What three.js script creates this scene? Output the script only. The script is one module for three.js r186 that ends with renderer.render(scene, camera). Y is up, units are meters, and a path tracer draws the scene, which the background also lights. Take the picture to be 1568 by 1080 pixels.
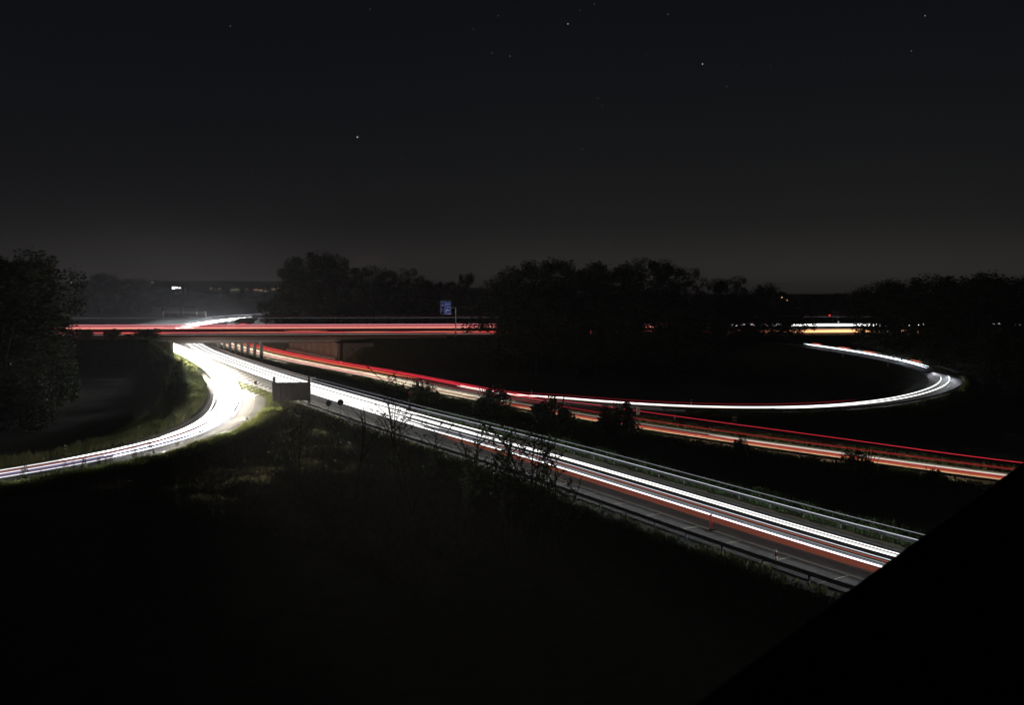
import * as THREE from 'three';
import { mergeGeometries } from 'three/addons/utils/BufferGeometryUtils.js';
import { RoundedBoxGeometry } from 'three/addons/geometries/RoundedBoxGeometry.js';

// ---------------------------------------------------------------- camera, sky, exposure
const scene = new THREE.Scene();
const FOCAL = 1358, HORIZON = 448, EYE = 20;                 // in pixels of a 1568 x 1080 frame; eye height in metres
const PITCH = Math.atan((540 - HORIZON) / FOCAL);
const camera = new THREE.PerspectiveCamera(2 * Math.atan(540 / FOCAL) * 180 / Math.PI, 1024 / 706, 0.1, 9000);
camera.position.set(0, EYE, 0);
camera.rotation.x = -PITCH;
camera.focus = 160; camera.userData.fStop = 8;
camera.updateMatrixWorld();
const renderer = new THREE.WebGLRenderer({ antialias: true });
renderer.toneMapping = THREE.LinearToneMapping;
renderer.toneMappingExposure = 1;
renderer.shadowMap.enabled = true;

function nightSky() {
  const W = 1024, H = 512, d = new Float32Array(W * H * 4);
  const ss = (a, b, x) => { const t = Math.min(1, Math.max(0, (x - a) / (b - a))); return t * t * (3 - 2 * t); };
  const stops = [[0, .0185, .0162, .0145], [2, .0125, .0114, .0110], [4.3, .0050, .0051, .0057], [9.5, .0044, .0049, .0060], [17, .0037, .0042, .0060], [26, .0028, .0033, .0050], [40, .0024, .0030, .0046], [90, .002, .0026, .0042]];
  for (let r = 0; r < H; r++) {
    const el = ((r + .5) / H - .5) * 180, e = Math.max(0, el);
    let k = 0; while (k < stops.length - 2 && e > stops[k + 1][0]) k++;
    const t = Math.min(1, (e - stops[k][0]) / (stops[k + 1][0] - stops[k][0]));
    for (let c = 0; c < W; c++) {
      const round = ((c + .5) / W - .5) * 2 * Math.PI;
      let az = Math.atan2(Math.cos(round), -Math.sin(round)) * 180 / Math.PI;    // 0 ahead, positive to the right
      const g = (a, w) => Math.exp(-((((az - a + 540) % 360 - 180) / w) ** 2));
      const glow = .016 * g(23, 16) * Math.exp(-e / 5) + .003 * g(-17, 12) * Math.exp(-e / 2.5) + .010 * g(1, 12) * Math.exp(-e / 5);
      const warm = .0035 * g(-26, 12) * Math.exp(-e / 2.5);
      const wisp = .012 * Math.exp(-(((az + 9.0) / .9) ** 2) - (((el - 2.05 + (az + 9) * -.12) / .22) ** 2));
      const i = (r * W + c) * 4;
      d[i] = stops[k][1] + (stops[k + 1][1] - stops[k][1]) * t + glow * .98 + warm + wisp;
      d[i + 1] = stops[k][2] + (stops[k + 1][2] - stops[k][2]) * t + glow * .97 + warm * .6 + wisp * .5;
      d[i + 2] = stops[k][3] + (stops[k + 1][3] - stops[k][3]) * t + glow * .84 + warm * .35 + wisp * .38;
      d[i + 3] = 1;
    }
  }
  const t = new THREE.DataTexture(d, W, H, THREE.RGBAFormat, THREE.FloatType);
  t.mapping = THREE.EquirectangularReflectionMapping; t.magFilter = t.minFilter = THREE.LinearFilter; t.wrapS = THREE.RepeatWrapping; t.needsUpdate = true;
  return t;
}
scene.background = scene.environment = nightSky();
const moon = new THREE.DirectionalLight(0xdfe6ff, .0015);   // all that is left of daylight
moon.position.set(-120, 160, 60); moon.castShadow = true; moon.shadow.radius = 20;
Object.assign(moon.shadow.camera, { left: -200, right: 200, top: 200, bottom: -200, near: 1, far: 600 });
moon.name = 'moon_light'; scene.add(moon, moon.target);
scene.fog = new THREE.FogExp2(new THREE.Color(.95, .95, 1), .0002);

// ---------------------------------------------------------------- helpers
function rng(seed) { let s = seed | 0; return () => { s = (s + 0x6d2b79f5) | 0; let t = Math.imul(s ^ (s >>> 15), 1 | s); t = (t + Math.imul(t ^ (t >>> 7), 61 | t)) ^ t; return ((t ^ (t >>> 14)) >>> 0) / 4294967296; }; }
const clamp = (x, a, b) => Math.min(b, Math.max(a, x)), lerp = (a, b, t) => a + (b - a) * t, smooth = (a, b, x) => { const t = clamp((x - a) / (b - a), 0, 1); return t * t * (3 - 2 * t); };
// where the line of sight through a point of the frame meets the level y = e; Z counts forward
function G(px, py, e = 0) {
  const v = new THREE.Vector3((px - 784) / FOCAL, -(py - 540) / FOCAL, -1).applyEuler(camera.rotation);
  const t = (e - EYE) / v.y;
  return [v.x * t, -v.z * t, e];
}
// the same at a chosen distance forward: [X, Z, height]
function D(px, py, Z) {
  const v = new THREE.Vector3((px - 784) / FOCAL, -(py - 540) / FOCAL, -1).applyEuler(camera.rotation);
  const t = Z / -v.z;
  return [v.x * t, Z, EYE + v.y * t];
}
function hash2(x, y) { let h = Math.imul(x | 0, 374761393) ^ Math.imul(y | 0, 668265263); h = Math.imul(h ^ (h >>> 13), 1274126177); return ((h ^ (h >>> 16)) >>> 0) / 4294967296; }
function noise2(x, y) {
  const ix = Math.floor(x), iy = Math.floor(y), fx = x - ix, fy = y - iy, u = fx * fx * (3 - 2 * fx), v = fy * fy * (3 - 2 * fy);
  return lerp(lerp(hash2(ix, iy), hash2(ix + 1, iy), u), lerp(hash2(ix, iy + 1), hash2(ix + 1, iy + 1), u), v);
}
const fbm = (x, y, n = 4) => { let s = 0, a = .5, t = 0; for (let i = 0; i < n; i++) { s += a * noise2(x + i * 17.3, y - i * 9.1); t += a; a *= .5; x *= 2; y *= 2; } return s / t; };

const used = new Map();
function numbered(name) { const n = used.get(name) ?? 0; used.set(name, n + 1); return n ? `${name}_${String(n).padStart(3, '0')}` : name; }
function tag(o, label, category, group) { if (label) o.userData.label = label; if (category) o.userData.category = category; if (group) o.userData.group = group; return o; }
function thing(name, label, category, group, pos = [0, 0, 0], turn = 0) {
  const o = new THREE.Group(); o.name = numbered(name); scene.add(o); o.position.set(...pos); o.rotation.y = turn; return tag(o, label, category, group);
}
function mesh(name, geo, mat, parent, top = false) {
  const m = new THREE.Mesh(geo, mat); m.name = top ? numbered(name) : name; m.castShadow = m.receiveShadow = true; (parent ?? scene).add(m); return m;
}
function partNames(parent) { const n = new Map(); for (const c of parent.children) { const k = c.name.replace(/_\d{3}$/, ''), i = n.get(k) ?? 0; n.set(k, i + 1); c.name = i ? `${k}_${String(i).padStart(3, '0')}` : k; } }
function single(name, geo, mat, label, category, group) { return tag(mesh(name, geo, mat, null, true), label, category, group); }
function structure(name, geo, mat) { const m = mesh(name, geo, mat, null, true); m.userData.kind = 'structure'; return m; }
function copy(o, label, group) { const c = o.clone(); c.name = numbered(o.name.replace(/_\d{3}$/, '')); scene.add(c); if (label) c.userData.label = label; if (group) c.userData.group = group; return c; }
const merge = (list) => mergeGeometries(list.map((g) => { const h = g.index ? g.toNonIndexed() : g; for (const k of Object.keys(h.attributes)) if (!['position', 'normal', 'uv'].includes(k)) h.deleteAttribute(k); return h; }));
const box = (w, h, d, x = 0, y = 0, z = 0) => new THREE.BoxGeometry(w, h, d).translate(x, y, z);
const rbox = (w, h, d, x = 0, y = 0, z = 0, r = .02) => new RoundedBoxGeometry(w, h, d, 1, r).translate(x, y, z);
const cyl = (r0, r1, h, x = 0, y = 0, z = 0, n = 10) => new THREE.CylinderGeometry(r1, r0, h, n).translate(x, y + h / 2, z);
function rod(a, b, r, n = 6) {
  const A = new THREE.Vector3(...a), B = new THREE.Vector3(...b), g = new THREE.CylinderGeometry(r, r, A.distanceTo(B), n);
  g.applyQuaternion(new THREE.Quaternion().setFromUnitVectors(new THREE.Vector3(0, 1, 0), B.clone().sub(A).normalize())); return g.translate(...A.add(B).multiplyScalar(.5).toArray());
}

// a way along the ground: smoothed, sampled each 2 m; offsets count to the right of its course when side is 1
class Way {
  constructor(points, side = 1, soft = 6) {
    let p = [];
    const q = points.map((a) => new THREE.Vector3(a[0], a[2] ?? 0, a[1]));
    const c = new THREE.CatmullRomCurve3(q, false, 'centripetal'), n = Math.max(8, Math.round(c.getLength() / 2));
    p = c.getSpacedPoints(n);
    for (let k = 0; k < soft * 6; k++) { const r = p.map((v) => v.clone()); for (let i = 1; i < p.length - 1; i++) p[i].copy(r[i]).multiplyScalar(.5).addScaledVector(r[i - 1], .25).addScaledVector(r[i + 1], .25); }
    this.p = p; this.side = side; this.s = [0];
    for (let i = 1; i < p.length; i++) this.s.push(this.s[i - 1] + Math.hypot(p[i].x - p[i - 1].x, p[i].z - p[i - 1].z));
    this.length = this.s.at(-1);
    this.t = p.map((_, i) => { const a = p[Math.max(0, i - 1)], b = p[Math.min(p.length - 1, i + 1)], l = Math.hypot(b.x - a.x, b.z - a.z); return [(b.x - a.x) / l, (b.z - a.z) / l, (b.y - a.y) / l]; });
  }
  at(s, off = 0) {           // {X, Z, y, dx, dz, nx, nz}
    s = clamp(s, 0, this.length - 1e-4);
    let i = Math.min(this.p.length - 2, Math.floor(s / this.length * (this.p.length - 1)));
    while (this.s[i] > s && i > 0) i--; while (this.s[i + 1] < s && i < this.p.length - 2) i++;
    const f = (s - this.s[i]) / (this.s[i + 1] - this.s[i]), a = this.p[i], b = this.p[i + 1], ta = this.t[i], tb = this.t[i + 1];
    let dx = lerp(ta[0], tb[0], f), dz = lerp(ta[1], tb[1], f); const l = Math.hypot(dx, dz); dx /= l; dz /= l;
    const nx = dz * this.side, nz = -dx * this.side;
    return { X: lerp(a.x, b.x, f) + nx * off, Z: lerp(a.z, b.z, f) + nz * off, y: lerp(a.y, b.y, f), dx, dz, nx, nz, slope: lerp(ta[2], tb[2], f) };
  }
  near(X, Z) {              // {d, s, off, y}: nearest sample
    let best = 1e18, k = 0;
    for (let i = 0; i < this.p.length; i += 2) { const d = (this.p[i].x - X) ** 2 + (this.p[i].z - Z) ** 2; if (d < best) { best = d; k = i; } }
    const t = this.t[k], vx = X - this.p[k].x, vz = Z - this.p[k].z, off = (vx * t[1] - vz * t[0]) * this.side, along = vx * t[0] + vz * t[1], end = k <= 1 || k >= this.p.length - 3;
    return { d: end ? Math.sqrt(best) : Math.abs(off), off, s: this.s[k] + along, y: this.p[k].y + along * t[2], end };
  }
  sAtPx(px, off = 0, e = 0) {   // where along the way something at that offset and height shows at that column
    let best = 1e9, bs = 0;
    for (let s = 0; s < this.length; s += 1) { const a = this.at(s, off); if (a.Z < 2) continue; const y = a.y + e - EYE, zc = a.Z * Math.cos(PITCH) - y * Math.sin(PITCH), x = 784 + FOCAL * a.X / zc; if (Math.abs(x - px) < best) { best = Math.abs(x - px); bs = s; } }
    return bs;
  }
}
// a sheet along a way between two offsets (numbers or functions of s)
function sheet(way, s0, s1, o0, o1, lift, step = 3, across = 1, uvScale = 1) {
  const n = Math.max(1, Math.round((s1 - s0) / step)), P = [], U = [], I = [], f = (o, s) => (typeof o === 'function' ? o(s) : o);
  for (let i = 0; i <= n; i++) {
    const s = lerp(s0, s1, i / n), a0 = f(o0, s), a1 = f(o1, s);
    for (let j = 0; j <= across; j++) { const o = lerp(a0, a1, j / across), q = way.at(s, o); P.push(q.X, q.y + lift, -q.Z); U.push(o * uvScale, s * uvScale); }
  }
  const w = across + 1;
  const up = (() => { const i = 0, j = w, ax = P[j * 3] - P[0], az = P[j * 3 + 2] - P[2], bx = P[3] - P[0], bz = P[5] - P[2]; return az * bx - ax * bz > 0; })();
  for (let i = 0; i < n; i++) for (let j = 0; j < across; j++) { const a = i * w + j, b = a + 1, c = a + w, d = c + 1; up ? I.push(a, c, b, b, c, d) : I.push(a, b, c, b, d, c); }
  const g = new THREE.BufferGeometry(); g.setAttribute('position', new THREE.Float32BufferAttribute(P, 3)); g.setAttribute('uv', new THREE.Float32BufferAttribute(U, 2)); g.setIndex(I); g.computeVertexNormals(); return g;
}
// a closed profile [[across, up], ...] swept along a way
function sweep(way, s0, s1, off, profile, step = 4, lift = 0) {
  const n = Math.max(1, Math.round((s1 - s0) / step)), m = profile.length, P = [], U = [], I = [];
  for (let i = 0; i <= n; i++) { const s = lerp(s0, s1, i / n); for (let j = 0; j <= m; j++) { const [o, h] = profile[j % m], q = way.at(s, off + o); P.push(q.X, q.y + h + lift, -q.Z); U.push(j / m * 2, s); } }
  for (let i = 0; i < n; i++) for (let j = 0; j < m; j++) { const a = i * (m + 1) + j, b = a + 1, c = a + m + 1, d = c + 1; I.push(a, c, b, b, c, d); }
  for (const [i, flip] of [[0, 0], [n, 1]]) for (let j = 1; j < m - 1; j++) { const a = i * (m + 1); flip ? I.push(a, a + j, a + j + 1) : I.push(a, a + j + 1, a + j); }
  const g = new THREE.BufferGeometry(); g.setAttribute('position', new THREE.Float32BufferAttribute(P, 3)); g.setAttribute('uv', new THREE.Float32BufferAttribute(U, 2)); g.setIndex(I);
  const h = g.toNonIndexed(); h.computeVertexNormals(); return h;
}
// a round glowing tube at height e over a way
function tube(way, s0, s1, off, e, r, step = 4, wander = 0, seed = 0) {
  const n = Math.max(2, Math.round((s1 - s0) / step)), m = 6, P = [], N = [], U = [], I = [];
  for (let i = 0; i <= n; i++) {
    const s = lerp(s0, s1, i / n), o = (typeof off === 'function' ? off(s) : off) + wander * (noise2(s * .018 + seed * 7.7, seed) - .5) * 2, q = way.at(s, o);
    const rr = r * (i === 0 || i === n ? .35 : 1);
    for (let j = 0; j < m; j++) { const a = j / m * Math.PI * 2, c = Math.cos(a), v = Math.sin(a); P.push(q.X + q.nx * c * rr, q.y + e + v * rr, -(q.Z + q.nz * c * rr)); N.push(q.nx * c, v, -q.nz * c); U.push(j / m, s); }
  }
  for (let i = 0; i < n; i++) for (let j = 0; j < m; j++) { const a = i * m + j, b = i * m + (j + 1) % m, c = a + m, d = b + m; I.push(a, c, b, b, c, d); }
  for (const i of [0, n]) for (let j = 1; j < m - 1; j++) I.push(i * m, i * m + j, i * m + j + 1);
  const g = new THREE.BufferGeometry(); g.setAttribute('position', new THREE.Float32BufferAttribute(P, 3)); g.setAttribute('normal', new THREE.Float32BufferAttribute(N, 3)); g.setAttribute('uv', new THREE.Float32BufferAttribute(U, 2)); g.setIndex(I); return g;
}

// ---------------------------------------------------------------- materials
function pixels(n, fn, srgb = true) {
  const d = new Uint8Array(n * n * 4);
  for (let y = 0; y < n; y++) for (let x = 0; x < n; x++) { const c = fn(x / n, y / n), i = (y * n + x) * 4; for (let k = 0; k < 3; k++) d[i + k] = clamp(Math.round(c[Math.min(k, c.length - 1)] * 255), 0, 255); d[i + 3] = 255; }
  const t = new THREE.DataTexture(d, n, n); t.wrapS = t.wrapT = THREE.RepeatWrapping; t.magFilter = THREE.LinearFilter; t.minFilter = THREE.LinearMipmapLinearFilter; t.generateMipmaps = true; if (srgb) t.colorSpace = THREE.SRGBColorSpace; t.needsUpdate = true; return t;
}
const toS = (l) => (l <= .0031308 ? l * 12.92 : 1.055 * Math.pow(l, 1 / 2.4) - .055);
function tileNoise(u, v, f, o = 0) { // periodic
  const x = u * f, y = v * f, ix = Math.floor(x), iy = Math.floor(y), fx = x - ix, fy = y - iy, a = fx * fx * (3 - 2 * fx), b = fy * fy * (3 - 2 * fy), m = (i) => ((i % f) + f) % f;
  return lerp(lerp(hash2(m(ix) + o, m(iy)), hash2(m(ix + 1) + o, m(iy)), a), lerp(hash2(m(ix) + o, m(iy + 1)), hash2(m(ix + 1) + o, m(iy + 1)), a), b);
}
const rep = (t, u, v) => { const c = t.clone(); c.repeat.set(u, v); c.needsUpdate = true; return c; };
const asphaltTex = pixels(512, (u, v) => {
  const wear = .5 * tileNoise(u, v, 6, 5) + .5 * tileNoise(u, v * .5, 32, 9), grit = tileNoise(u, v, 256, 2), patch = tileNoise(u, v, 3, 31);
  const l = .062 * (.72 + .35 * wear + .28 * (grit - .5) + .2 * (patch - .5)); return [toS(l * 1.02), toS(l), toS(l * .99)];
});
const gritTex = pixels(256, (u, v) => [.6 * tileNoise(u, v, 128, 3) + .4 * tileNoise(u, v, 40, 7)], false);
const concreteTex = pixels(512, (u, v) => {
  const l = .23 * (.75 + .3 * tileNoise(u, v, 8, 3) + .22 * (tileNoise(u, v, 128, 1) - .5) - .25 * Math.max(0, tileNoise(u, v * .25, 24, 8) - .6)); return [toS(l * 1.03), toS(l), toS(l * .93)];
});
const grassTex = pixels(512, (u, v) => {
  const a = tileNoise(u, v, 8, 3), b = tileNoise(u, v, 64, 5), c = tileNoise(u, v, 200, 8), l = .05 * (.5 + .5 * a + .6 * (b - .5) + .7 * (c - .5)); const dry = smooth(.5, .8, tileNoise(u, v, 14, 19));
  return [toS(l * lerp(.72, 1.15, dry)), toS(l), toS(l * lerp(.3, .45, dry))];
});
const std = (o) => new THREE.MeshStandardMaterial({ roughness: .9, ...o });
const lin = (r, g, b) => new THREE.Color().setRGB(r, g, b);
const M = {
  asphalt: std({ map: rep(asphaltTex, .11, .11), bumpMap: rep(gritTex, .5, .5), bumpScale: .006, roughness: .82 }),
  slab: [0, 1, 2].map((k) => std({ map: rep(asphaltTex, .13 + k * .02, .09), color: lin(.55 + k * .09, .52 + k * .09, .5 + k * .08), bumpMap: rep(gritTex, .4, .4), bumpScale: .005, roughness: .9 })),
  joint: std({ color: lin(.34, .31, .22), roughness: 1 }),
  paint: std({ color: lin(.62, .62, .6), bumpMap: rep(gritTex, 1, 1), bumpScale: .003, roughness: .7 }),
  wornPaint: std({ map: rep(concreteTex, .5, .5), color: lin(1.1, 1.1, 1.05), roughness: .8 }),
  paleRoad: std({ map: rep(concreteTex, .13, .13), color: lin(.85, .78, .64), bumpMap: rep(gritTex, .5, .5), bumpScale: .006, roughness: .85 }),
  gravel: std({ map: rep(concreteTex, .7, .7), color: lin(.95, .85, .6), bumpMap: rep(gritTex, 2, 2), bumpScale: .03, roughness: 1 }),
  concrete: std({ map: rep(concreteTex, .25, .25), bumpMap: rep(gritTex, .5, .5), bumpScale: .008 }),
  brownConcrete: std({ map: rep(concreteTex, .3, .3), color: lin(.62, .42, .33), bumpMap: rep(gritTex, .6, .6), bumpScale: .01 }),
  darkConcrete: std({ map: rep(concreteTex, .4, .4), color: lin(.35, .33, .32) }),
  steel: std({ color: lin(.42, .43, .44), metalness: .55, roughness: .5 }),
  dullSteel: std({ color: lin(.3, .3, .3), metalness: .4, roughness: .6 }),
  whiteSteel: std({ color: lin(.62, .61, .58), roughness: .5 }),
  signBack: std({ color: lin(.03, .025, .028), metalness: .2, roughness: .6 }),
  darkPost: std({ color: lin(.07, .07, .07), roughness: .6 }),
  black: std({ color: lin(.015, .015, .015), roughness: .6 }),
  whitePlastic: std({ color: lin(.75, .75, .73), roughness: .5 }),
  redPlastic: std({ color: lin(.6, .06, .025), roughness: .45 }),
  blue: std({ color: lin(.01, .04, .36), roughness: .4 }),
  signWhite: std({ color: lin(.75, .76, .78), roughness: .4 }),
  ground: std({ map: rep(grassTex, 1, 1), roughness: 1 }),
  bark: std({ color: lin(.05, .042, .033), roughness: 1 }),
  twig: std({ color: lin(.035, .03, .024), roughness: 1 }),
  crown: new THREE.MeshPhysicalMaterial({ color: lin(.028, .04, .015), roughness: 1, side: THREE.DoubleSide }),
  leaf: new THREE.MeshPhysicalMaterial({ color: lin(.028, .042, .015), roughness: .95, transmission: .3, thickness: 0, side: THREE.DoubleSide }),
  grass: new THREE.MeshPhysicalMaterial({ color: lin(.12, .14, .055), roughness: .95, transmission: .45, thickness: 0, side: THREE.DoubleSide }),
  weed: new THREE.MeshPhysicalMaterial({ color: lin(.085, .17, .04), roughness: .95, transmission: .4, thickness: 0, side: THREE.DoubleSide }),
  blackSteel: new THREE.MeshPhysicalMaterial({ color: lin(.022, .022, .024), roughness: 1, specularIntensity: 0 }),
  dryGrass: new THREE.MeshPhysicalMaterial({ color: lin(.17, .2, .075), roughness: .95, transmission: .45, thickness: 0, side: THREE.DoubleSide }),
  strawGrass: new THREE.MeshPhysicalMaterial({ color: lin(.105, .095, .065), roughness: .95, transmission: .4, thickness: 0, side: THREE.DoubleSide }),
  railSteel: std({ color: lin(.12, .12, .12), metalness: .3, roughness: .7 }),
  plaster: std({ color: lin(.16, .15, .14) }), roof: std({ color: lin(.1, .045, .03) }),
};
const glow = (r, g, b) => new THREE.MeshStandardMaterial({ color: 0x000000, roughness: 1, emissive: lin(1, 1, 1).setRGB(r, g, b), emissiveIntensity: 1 });
const WHITE = (k) => glow(1.0 * k, .97 * k, .95 * k), COOL = (k) => glow(.86 * k, .9 * k, 1 * k), WARM = (k) => glow(1 * k, .9 * k, .74 * k);
const RED = (k) => glow(1 * k, .04 * k, .07 * k), ORANGE = (k) => glow(1 * k, .2 * k, .085 * k), PINK = (k) => glow(1 * k, .3 * k, .34 * k);

// ---------------------------------------------------------------- the ways
const add = (p, dx, dz) => [p[0] + dx, p[1] + dz, p[2]];
// main carriageway: its far asphalt edge, from beyond the bridge to beneath the viewer's bridge; offsets grow towards the viewer
const A = new Way([[-163, 1000], [-179, 910], [-192, 820], [-197, 730], [-196, 650], [-190, 575], [-177, 500], [-155, 425], G(309, 526), G(339, 542), G(430, 574), G(475, 588), G(560, 613), G(636, 634.5), G(713, 656.5), G(790, 676), G(900, 705), G(1030, 742), G(1240, 802), G(1370, 841), [48, 42], [66, 14], [84, -16]], 1, 8);
// opposite carriageway: its near asphalt edge, from beyond the bridge; offsets grow away from the viewer
const B = new Way([[-176, 560], [-150, 440], [-118, 352], [-96, 308], G(400, 547), G(467, 562), G(547, 577.5), G(608, 591), G(670, 606), G(725, 617), G(788, 629), G(920, 653), G(981, 663), G(1142, 688.5), G(1294, 710), G(1516, 743), [70, 75], [100, 48], [128, 22]], -1, 6);
const bo = (px, off) => { const s = B.sAtPx(px, 0); const q = B.at(s, off); return [q.X, q.Z, q.y]; };
// loop ramp that climbs to the upper motorway; offsets grow to the outside of the bend
const L = new Way([bo(560, 8.6), bo(640, 8.8), bo(740, 9.4), G(820, 610), G(882, 617.5), G(975, 625), G(1084, 630), G(1200, 631), G(1290, 627, .1), G(1377, 616, .5), G(1422, 604, 1), G(1450, 591, 1.6), G(1452, 579, 2.3), G(1427, 567.5, 3), G(1377, 554.5, 4), G(1333, 546, 4.6), G(1290, 539, 5.2), G(1253, 533, 5.8), G(1222, 529, 6.1), [56, 254, 6.5], [28, 268, 6.62], [0, 271.5, 6.62]], 1, 5);
// second ramp with the single red line
const R = new Way([bo(690, 5.4), bo(760, 6.0), G(830, 614), G(882, 623), G(931, 630), G(981, 637), G(1111, 656), G(1300, 682), G(1560, 720), [84, 80], [112, 56]], -1, 6);
// exit ramp: its inner asphalt edge; offsets grow outwards (towards the viewer's right)
const C = new Way([[-158, 390], [-145, 352], [-126, 316], G(266.5, 546), G(286.7, 557.5), G(303, 568.6), G(316, 585), G(320, 602), G(317, 616), G(300, 637), G(275, 653), G(240, 669), G(200, 680), G(118, 701), G(0, 720), [-66, 88], [-84, 62], [-104, 34]], -1, 6);
// upper motorway: near edge of its deck, left to right; offsets grow away from the viewer
const U = new Way([[-420, 240, 6.5], [-129, 262, 6.5], [-17, 270.3, 6.5], [101.6, 279, 6.5], [520, 310, 6.5]], -1, 1);
// link far left, beyond the bridge
const K = new Way([[-200, 860], [-215, 780], G(341, 484.5, .8), G(300, 487.8, .8), G(250, 489.6, .8), G(115, 490.3, .8), [-470, 625], [-700, 640]].map((p) => [p[0], p[1]]), 1, 3);
const CW = 10.4, BRIDGE = { x0: -101.9, x1: -51.7, z: 266, k: -.51, deep: 42 };
const skewL = (Z) => BRIDGE.x0 - .51 * (Z - 266), skewR = (Z) => BRIDGE.x1 - .584 * (Z - 266);

// ---------------------------------------------------------------- the land
const cBendS = C.near(...G(345, 607)).s;
function heightAt(X, Z) {
  const a = A.near(X, Z), b = B.near(X, Z), c = C.near(X, Z), l = L.near(X, Z), r = R.near(X, Z), u = U.near(X, Z), k = K.near(X, Z);
  // clearances from the asphalt edges of the lower roads (negative on the road)
  const ca = a.end ? a.d : Math.max(-a.off, a.off - 13), cb = b.end ? b.d : Math.max(-b.off, b.off - 8), cc = c.end ? c.d : Math.max(-c.off, c.off - CW), cl = l.end && l.s > 20 ? l.d : l.d - 3.4, cr = r.end ? r.d : r.d - 2.8, ck = k.d - 5;
  const low = Math.min(ca, cb, cc, cr, ck, l.y < .4 ? cl : 1e9);
  const wedge = a.off > 11 && !a.end && !c.end && c.off > CW && c.s > cBendS - 40 ? smooth(140, 90, c.s - cBendS) * (1 - smooth(40, 60, cc)) : 0;      // the meadow between exit ramp and carriageway lies level with them
  let h = lerp(-1.5, .015 * Math.min(low, 30), wedge) * smooth(2.2, 7, low) + (fbm(X * .06, Z * .06) - .5) * 1.3 * smooth(4, 14, low);
  h -= .6 * smooth(8, 26, low) * (1 - wedge);
  if (low < 6 && low > .5) h += .16 * smooth(.5, 1.4, low) * (1 - smooth(2.2, 4, low)) + (fbm(X * .5, Z * .5, 2) - .5) * .25 * smooth(.6, 1.6, low);
  // embankment of the upper motorway, open where the lower roads pass
  const off = u.off, out = Math.max(skewL(Z) - X, X - skewR(Z)), beyond = Math.max(-(X - (A.at(a.s, 30).X)), 0);
  const corridor = Z > 312 ? Math.max(Math.min(ca, cb, ck) - 6, 0) : Math.max(out, 0);
  const bank = off < 0 ? 6.4 + off / 1.9 : off <= 42 ? 6.4 + .9 * smooth(16, 22, off) : X > -130 && Z < 620 ? 6.9 + 2 * smooth(60, 160, off) : 6.9 - 4 * smooth(42, 60, off);
  const lim = off >= -.2 && Z < 312 ? (out > .25 ? 99 : -9) : corridor / 1.3 - .4;
  const e = Math.min(bank, lim);
  if (e > h) h = e;
  // embankment of the climbing loop
  if (l.y >= .02) { const e2 = l.y - .12 - Math.max(0, l.d - 3.9) / 2; if (e2 > h) h = e2; if (l.d < 4 && off < -1) h = l.y - .1; }
  // far country: low rise and hills
  const far = Math.hypot(X, Z);
  h += smooth(520, 1100, Z) * 7 * smooth(6, 90, Math.min(ca, ck)) + smooth(1050, 1500, Z) * 12 * smooth(500, -300, X) + smooth(1450, 2300, Z) * (4 + (14 + 26 * fbm(X * .0014 + 4, .3, 3)) * smooth(200, -500, X));
  // the bank below the viewer's bridge
  const bankTo = X > 6 ? 0 : 1, dd = Math.hypot(X * .8, Z);
  h = Math.max(h, lerp(-3, 15.5, clamp(1 - dd / 46, 0, 1)) * (low > 1 ? smooth(1, 9, low) : 0));
  if (low < .6 && Math.abs(h) > 0) h = Math.min(h, -.04);
  return Math.min(h, low < .6 && off < -14 ? -.04 : h);
}
function land() {
  const line = (lo, hi, mid0, mid1, cell, growth) => { const v = []; for (let x = mid0; x <= mid1; x += cell) v.push(x); let s = cell; for (let x = mid1; x < hi;) { s *= growth; x += s; v.push(x); } s = cell; for (let x = mid0; x > lo;) { s *= growth; x -= s; v.unshift(x); } return v; };
  const xs = line(-3200, 3200, -130, 125, 1.6, 1.12), zs = line(-60, 3600, 20, 300, 1.6, 1.09), P = [], UV = [], I = [];
  for (const z of zs) for (const x of xs) { P.push(x, heightAt(x, z), -z); UV.push(x * .11, z * .11); }
  const w = xs.length;
  for (let j = 0; j < zs.length - 1; j++) for (let i = 0; i < w - 1; i++) { const a = j * w + i, b = a + 1, c = a + w, d = c + 1; I.push(a, b, c, b, d, c); }
  const g = new THREE.BufferGeometry(); g.setAttribute('position', new THREE.Float32BufferAttribute(P, 3)); g.setAttribute('uv', new THREE.Float32BufferAttribute(UV, 2)); g.setIndex(I); g.computeVertexNormals();
  return g;
}
structure('ground', land(), M.ground);

// ---------------------------------------------------------------- roads
const aBridge = A.sAtPx(345, 0), aEnd = A.length;
structure('motorway_carriageway', sheet(A, 0, aEnd, 0, 9, .02, 4, 1), M.asphalt);
structure('opposite_carriageway', sheet(B, 0, B.length, -.55, 7.6, .024, 4, 1), M.paleRoad);
structure('exit_ramp', sheet(C, 20, C.length, 0, CW, .028, 3, 1), M.asphalt);
structure('loop_ramp', sheet(L, 0, L.length, -3, 3, .032, 3, 1), M.asphalt);
structure('slip_road', sheet(R, 0, R.length, -2.6, 2.6, .036, 3, 1), M.asphalt);
structure('link_road', sheet(K, 0, K.length, -4.5, 4.5, .04, 8, 1), M.asphalt);
structure('upper_carriageway_near', sheet(U, 0, U.length, 1.2, 16, .12, 10, 1), M.asphalt);
structure('upper_carriageway_far', sheet(U, 0, U.length, 24, 40.5, 1.0, 10, 1), M.asphalt);
structure('gravel_verge', sheet(A, aBridge, aEnd - 4, -.75, 0, .035, 3, 1), M.gravel);
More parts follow.
